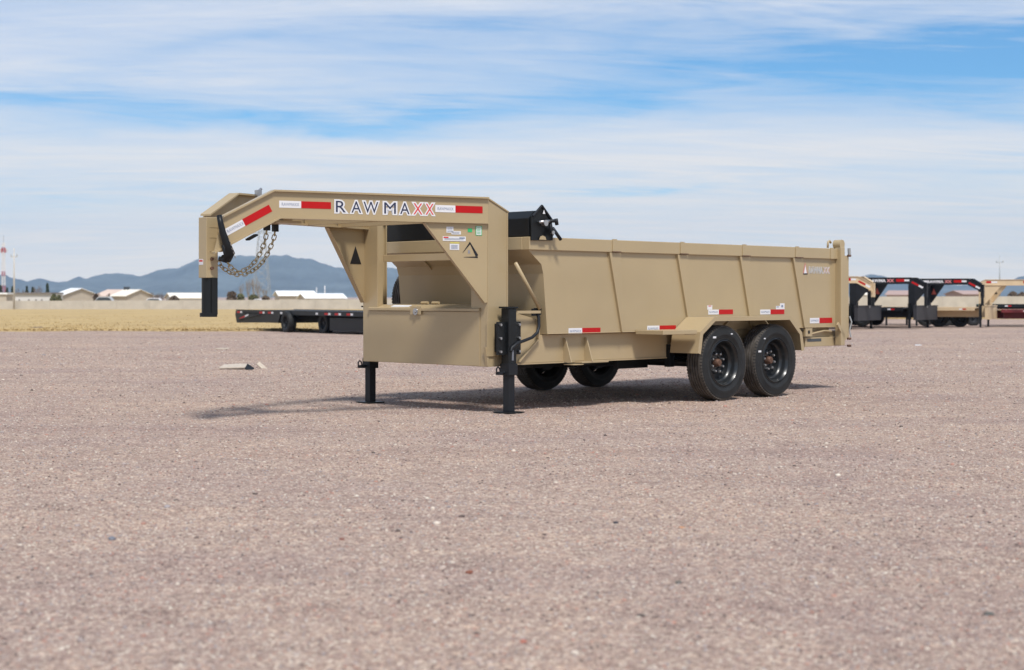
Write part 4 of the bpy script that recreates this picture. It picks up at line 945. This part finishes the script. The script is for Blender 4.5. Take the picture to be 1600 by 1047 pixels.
# ------------------------------------------------------------------ other trailers
def far_neck_marks(root, my, txt=True, lab=None, tapes=True):
    e = Vector((-1, SL*my, 0)).normalized(); nout = Vector((-SL, -1*my, 0)).normalized(); ex = e if my < 0 else -e
    pos = lambda x, z, l: Vector((x, (.047-SL*x)*my, z)) + nout*l
    def rc(x0, x1, z0, z1, m, nm, l=.002):
        mb = MB(); mb.prism([tuple(pos(x0, z0, l)), tuple(pos(x1, z0, l)), tuple(pos(x1, z1, l)), tuple(pos(x0, z1, l))], tuple(nout*.001)); mb.build(nm, m, root)
    if tapes:
        rc(-2.16, -1.98, 1.90, 1.97, WHT, 'white_tape'); rc(-1.98, -1.68, 1.88, 1.99, RED, 'red_tape')
        rc(-.66, -.42, 1.90, 1.97, WHT, 'white_tape'); rc(-.42, -.22, 1.89, 1.98, RED, 'red_tape')
        def sl(f0, f1, m, nm, hh=.036):
            A_ = Vector((-2.25, 1.87)); B_ = Vector((-2.66, 1.64)); d = (B_-A_); q = Vector((-d.y, d.x)).normalized()*hh
            c = [A_+d*f0+q, A_+d*f1+q, A_+d*f1-q, A_+d*f0-q]
            mb = MB(); mb.prism([tuple(pos(p.x, p.y, .002)) for p in c], tuple(nout*.001)); mb.build(nm, m, root)
        sl(0, .6, RED, 'red_tape'); sl(.62, 1, WHT, 'white_tape')
    if txt:
        x0 = -.66 if my < 0 else -1.5
        letters('lettering', 'RAWMA', .16, pos(x0, 1.87, .003), ex, (0,0,1), WHT, root, off=.006, fit=.66)
        letters('lettering', 'XX', .16, pos(x0-.68 if my < 0 else x0+.56, 1.87, .003), ex, (0,0,1), mat('pale_red_letter', (.7,.25,.25), .5), root, off=.006, fit=.27)
def far_wheels(root, my, xs, y_near=-.25, y_far=2.3, r=.39):
    for x_ in xs:
        for y_ in (y_near, y_far):
            so = -1 if y_ < 1 else 1
            w = MB().lathe([(.21, -.09), (.30, -.115), (.375, -.10), (r, -.07), (r, .07), (.375, .10), (.30, .115), (.21, .09)], (0,0,0), (0,1,0), 28, closed=True).build('wheel', RUB, root, smooth=True, sharp=40)
            w.location = (x_, y_*my, r)
            MB().lathe([(.215, .09), (.19, .03), (.12, .0), (.06, .0), (.05, .08), (0, .085)], (0,0,0), (0, so*my, 0), 20).build('rim', GALV if False else BLKS, w, smooth=True, sharp=30)
def flat_deck(root, my, P, x0, x1, z=.86, railm=None, planks=False):
    y0, y1 = (-.25, 2.29); T = lambda x, y, z_: (x, y*my, z_)
    for (a, b_) in ((y0, y0+.06), (y1-.06, y1)):
        MB(T).box(x0, x1, a, b_, z-.14, z).build('side_rail', P, root)
    for a in (.45, 1.5): MB(T).box(x0-.1, x1-.3, a, a+.1, z-.42, z-.14).build('frame_rail', P, root)
    MB(T).box(x0, x1, y0+.061, y1-.061, z-.06, z-.012).build('deck', railm or WOOD, root)
    x_ = x0 + .4
    while x_ < x1-.3: MB(T).box(x_, x_+.05, y0+.06, y1-.06, z-.139, z-.061).build('crossmember', P, root); x_ += .6
    k = 0; x_ = x0+.35
    while x_ < x1-.5:
        for yy in (y0-.003, y1+.001):
            MB(T).box(x_, x_+.16, yy, yy+.002, z-.105, z-.05).build('red_tape', RED, root); MB(T).box(x_+.165, x_+.30, yy, yy+.002, z-.105, z-.05).build('white_tape', WHT, root)
        x_ += 1.3
def far_trailer(u, D, rot, P, box, label, txt=True, deck=(0.2, 8.5), dk=None, wheels=(5.0, 5.9)):
    r_ = empty('gooseneck_trailer', at(u, D), rot, label, 'trailer', 'gooseneck trailers parked in a row behind the dump trailer')
    gooseneck(r_, P, -1, 1, box); far_neck_marks(r_, -1, txt)
    flat_deck(r_, -1, P, *deck, railm=dk); far_wheels(r_, -1, wheels)
    return r_
ROT = R(150)
tr1 = far_trailer(1329, 61.8, R(144), BLKS, DGREY, 'black gooseneck trailer with charcoal toolbox, nearest behind the dump trailer tailgate', dk=TAN2)
tr2 = far_trailer(1421, 64.3, R(144), BLKS, DGREY, 'black gooseneck trailer with charcoal toolbox between the other black one and the tan one', dk=DGREY)
tr3 = far_trailer(1532, 66.5, R(154), TAN2, TAN2, 'pale tan gooseneck trailer at the right edge with tan toolbox', txt=False, dk=TAN2)
tr4 = far_trailer(1243, 59.4, R(144), TAN2, TAN2, 'tan gooseneck trailer mostly hidden behind the dump trailer, neck poking out right', txt=False, dk=TAN2)
for rr_, my in ((tr1, -1), (tr2, -1)):
    T = lambda x, y, z: (x, y*my, z)
    nfw = Vector((SL, 1, 0)).normalized()
    f2 = lambda x, z: Vector((x, -(1.993+SL*x), z)) + nfw*.024
    mb = MB(); mb.prism([tuple(f2(-.46, 1.40)), tuple(f2(-.22, 1.40)), tuple(f2(-.33, 1.66))], tuple(nfw*.001)); mb.build('emblem', mat('dull_red', (.35, .07, .05), .5), rr_)
mb = MB(); nfw = Vector((SL, 1, 0)).normalized()
mb.prism([tuple(Vector((x_, -(1.993+SL*x_), z_)) + nfw*.024) for x_, z_ in ((-.43, 1.43), (-.25, 1.43), (-.34, 1.60))], tuple(nfw*.001)); mb.build('emblem', BLKS, tr3)
# deck over trailers further back
def back_deck(u, D, rot, P, label, zdeck, x1=9.5, dk=None):
    r_ = empty('flatbed_trailer', at(u, D), rot, label, 'trailer', 'flatbed trailers further back at right')
    flat_deck(r_, 1, P, 0, x1, z=zdeck, railm=dk); far_wheels(r_, 1, (6.0, 6.9)); return r_
back_deck(1470, 78, R(176), MAROON, 'dark red flatbed trailer seen under the second black neck', .76, 9.5, BLKS)
back_deck(1700, 74, R(178), BLKS, 'black flatbed trailer with green edged load at the right edge', 1.0, 5.2, mat('green_sheet', (.10, .25, .20), .6))
back_deck(1690, 70, R(178), MAROON, 'low maroon flatbed trailer right of the tan toolbox', .78, 4.2, TAN2)
# ramp of a tan trailer between the black ones
rmp = empty('folded_ramp', at(1381, 72), 0, 'tan steel loading ramp lying folded between the two black trailers', 'ramp', None)
m = MB(); m.prism([(0,0,.90),(1.0,0,.80),(1.75,0,.62),(1.72,0,.55),(0,0,.55)], (0,.08,0)); m.build('side_plate', TAN2, rmp)
m = MB(); m.prism([(0,1.9,.90),(1.0,1.9,.80),(1.75,1.9,.62),(1.72,1.9,.55),(0,1.9,.55)], (0,.08,0)); m.build('side_plate', TAN2, rmp)
MB().box(0, 1.7, .09, 1.89, .50, .55).build('deck', TAN2, rmp)
for a in (.1, 1.5):
    for b_ in (.05, 1.85): MB().box(a, a+.08, b_, b_+.08, 0, .50).build('leg', BLKS, rmp)

# black flatbed behind the neck at left: deck runs from its far tail towards the right and nearer
FB = empty('flatbed_trailer', at(461, 60.6), R(-58), 'black flatbed trailer with dovetail, parked at the field edge left of the dump trailer', 'trailer')
zd = .80; Lf = 11.0; y0, y1 = -2.45, 0.0
m = MB(); m.prism([(0,y0,zd-.04),(0,y0,zd),(Lf,y0,zd),(Lf,y0,zd-.16),(1.0,y0,zd-.16)], (0,.06,0)); m.build('side_rail', BLKS, FB)
m = MB(); m.prism([(0,y1-.06,zd-.04),(0,y1-.06,zd),(Lf,y1-.06,zd),(Lf,y1-.06,zd-.16),(1.0,y1-.06,zd-.16)], (0,.06,0)); m.build('side_rail', BLKS, FB)
MB().box(.02, Lf, y0+.061, y1-.061, zd-.07, zd-.02).build('deck', BLKS, FB)
m = MB(); m.prism([(-.05,y0,.60),(.1,y0,.30),(4.0,y0,.36),(4.2,y0,zd-.17),(-.02,y0,zd-.06)], (0,.05,0)); m.build('dovetail_side', BLKS, FB)
m = MB(); m.prism([(-.05,y1-.05,.60),(.1,y1-.05,.30),(4.0,y1-.05,.36),(4.2,y1-.05,zd-.17),(-.02,y1-.05,zd-.06)], (0,.05,0)); m.build('dovetail_side', BLKS, FB)
MB().box(.1, 4.0, y0+.06, y1-.06, .34, .40).build('dovetail_pan', BLKS, FB)
for a in (-1.75, -.75): MB().box(2.5, Lf, a, a+.1, .38, zd-.17).build('frame_rail', BLKS, FB)
MB().box(8.0, 10.6, y0+.15, y0+.7, .14, .58).build('storage_box', BLKS, FB)
MB().box(8.0, 10.6, y1-.7, y1-.15, .14, .58).build('storage_box', BLKS, FB)
far = []
for x_ in (4.9, 7.2):
    for y_ in (y0+.02, y1-.02):
        w = MB().lathe([(.21, -.13), (.30, -.16), (.365, -.14), (.385, -.10), (.385, .10), (.365, .14), (.30, .16), (.21, .13)], (0,0,0), (0,1,0), 30, closed=True).build('wheel', RUB, FB, smooth=True, sharp=40); w.location = (x_ if y_ < -1 else x_+.4, y_ if x_ < 6 else y_*.7-.35, .385)
        MB().lathe([(.215, .13), (.19, .06), (.12, .02), (.06, .02), (.05, .10), (0, .105)], (0,0,0), (0, -1 if y_ < -1 else 1, 0), 20).build('rim', BLKS, w, smooth=True, sharp=30)
for x_, wd in ((.15, .12), (2.3, .3), (3.1, .3), (3.9, .0), (6.9, .0), (7.9, .3), (8.7, .3), (9.6, .3)):
    if wd: MB().box(x_, x_+.28, y0-.004, y0-.002, zd-.13, zd-.06).build('red_tape', RED, FB)
    MB().box(x_+.30, x_+.48, y0-.004, y0-.002, zd-.13, zd-.06).build('white_tape', WHT, FB)
m = MB(); m.prism([(.35,y0-.002,.42),(.9,y0-.002,.52),(.9,y0-.002,.58),(.35,y0-.002,.48)], (0,-.002,0)); m.build('red_tape', RED, FB)
m = MB(); m.prism([(.9,y0-.002,.52),(1.25,y0-.002,.58),(1.25,y0-.002,.64),(.9,y0-.002,.58)], (0,-.002,0)); m.build('white_tape', WHT, FB)
m = MB(); m.prism([(.3,y0-.006,.44),(2.4,y0-.006,zd-.17),(2.5,y0-.006,zd-.17),(.36,y0-.006,.40)], (0,-.04,0)); m.build('ramp_strut', BLK, FB)

# ------------------------------------------------------------------ scraps lying on the gravel
def scrap(u, D, poly, th, rz, tilt, m, name, label, cat):
    mb = MB(); mb.prism([(p[0], p[1], 0) for p in poly], (0, 0, th)); o = mb.build(name, m, None, bevel=.003)
    o.location = at(u, D) + Vector((0, 0, .012 + (.05 if tilt[1] > .6 else 0))); o.rotation_euler = (tilt[0], tilt[1], rz); return tag(o, label, cat)
scrap(342, 23.9, [(0,0),(.40,.0),(.44,.30),(.25,.36),(.02,.30)], .018, 0, (R(7), R(-1), ), WOOD, 'board', 'flat pale weathered board lying on the gravel below the coupler', 'board')
scrap(382, 23.8, [(0,0),(.10,-.02),(.15,.10),(.03,.16)], .02, .3, (R(30), R(20)), BLKS, 'rubber_scrap', 'small crumpled dark scrap between the two pale boards', 'scrap')
scrap(400, 24.3, [(0,0),(.15,-.01),(.17,.075),(.01,.085)], .018, 0, (R(35), R(38)), WOOD, 'board', 'short pale board tilted up beside the dark scrap', 'board')
scrap(1430, 37, [(0,0),(.16,0),(.15,.09),(.02,.1)], .012, 0, (R(6), 0), LBL, 'paper_scrap', 'small white paper scrap on the gravel below the right trailers', 'scrap')
scrap(336, 34, [(0,0),(.3,0),(.28,.12),(.02,.1)], .02, 0, (R(5), 0), WOOD, 'cardboard_scrap', 'small pale cardboard scrap on the gravel below the flatbed', 'scrap')
scrap(48, 62, [(0,0),(.5,0),(.4,.2),(.1,.2)], .06, .1, (R(5), 0), BARK, 'fallen_branch', 'dark fallen branch on the grass edge at left', 'branch')
for i, (u, D) in enumerate([(60, 40), (430, 36), (1260, 31)]):
    pass
bpy.context.view_layer.update()
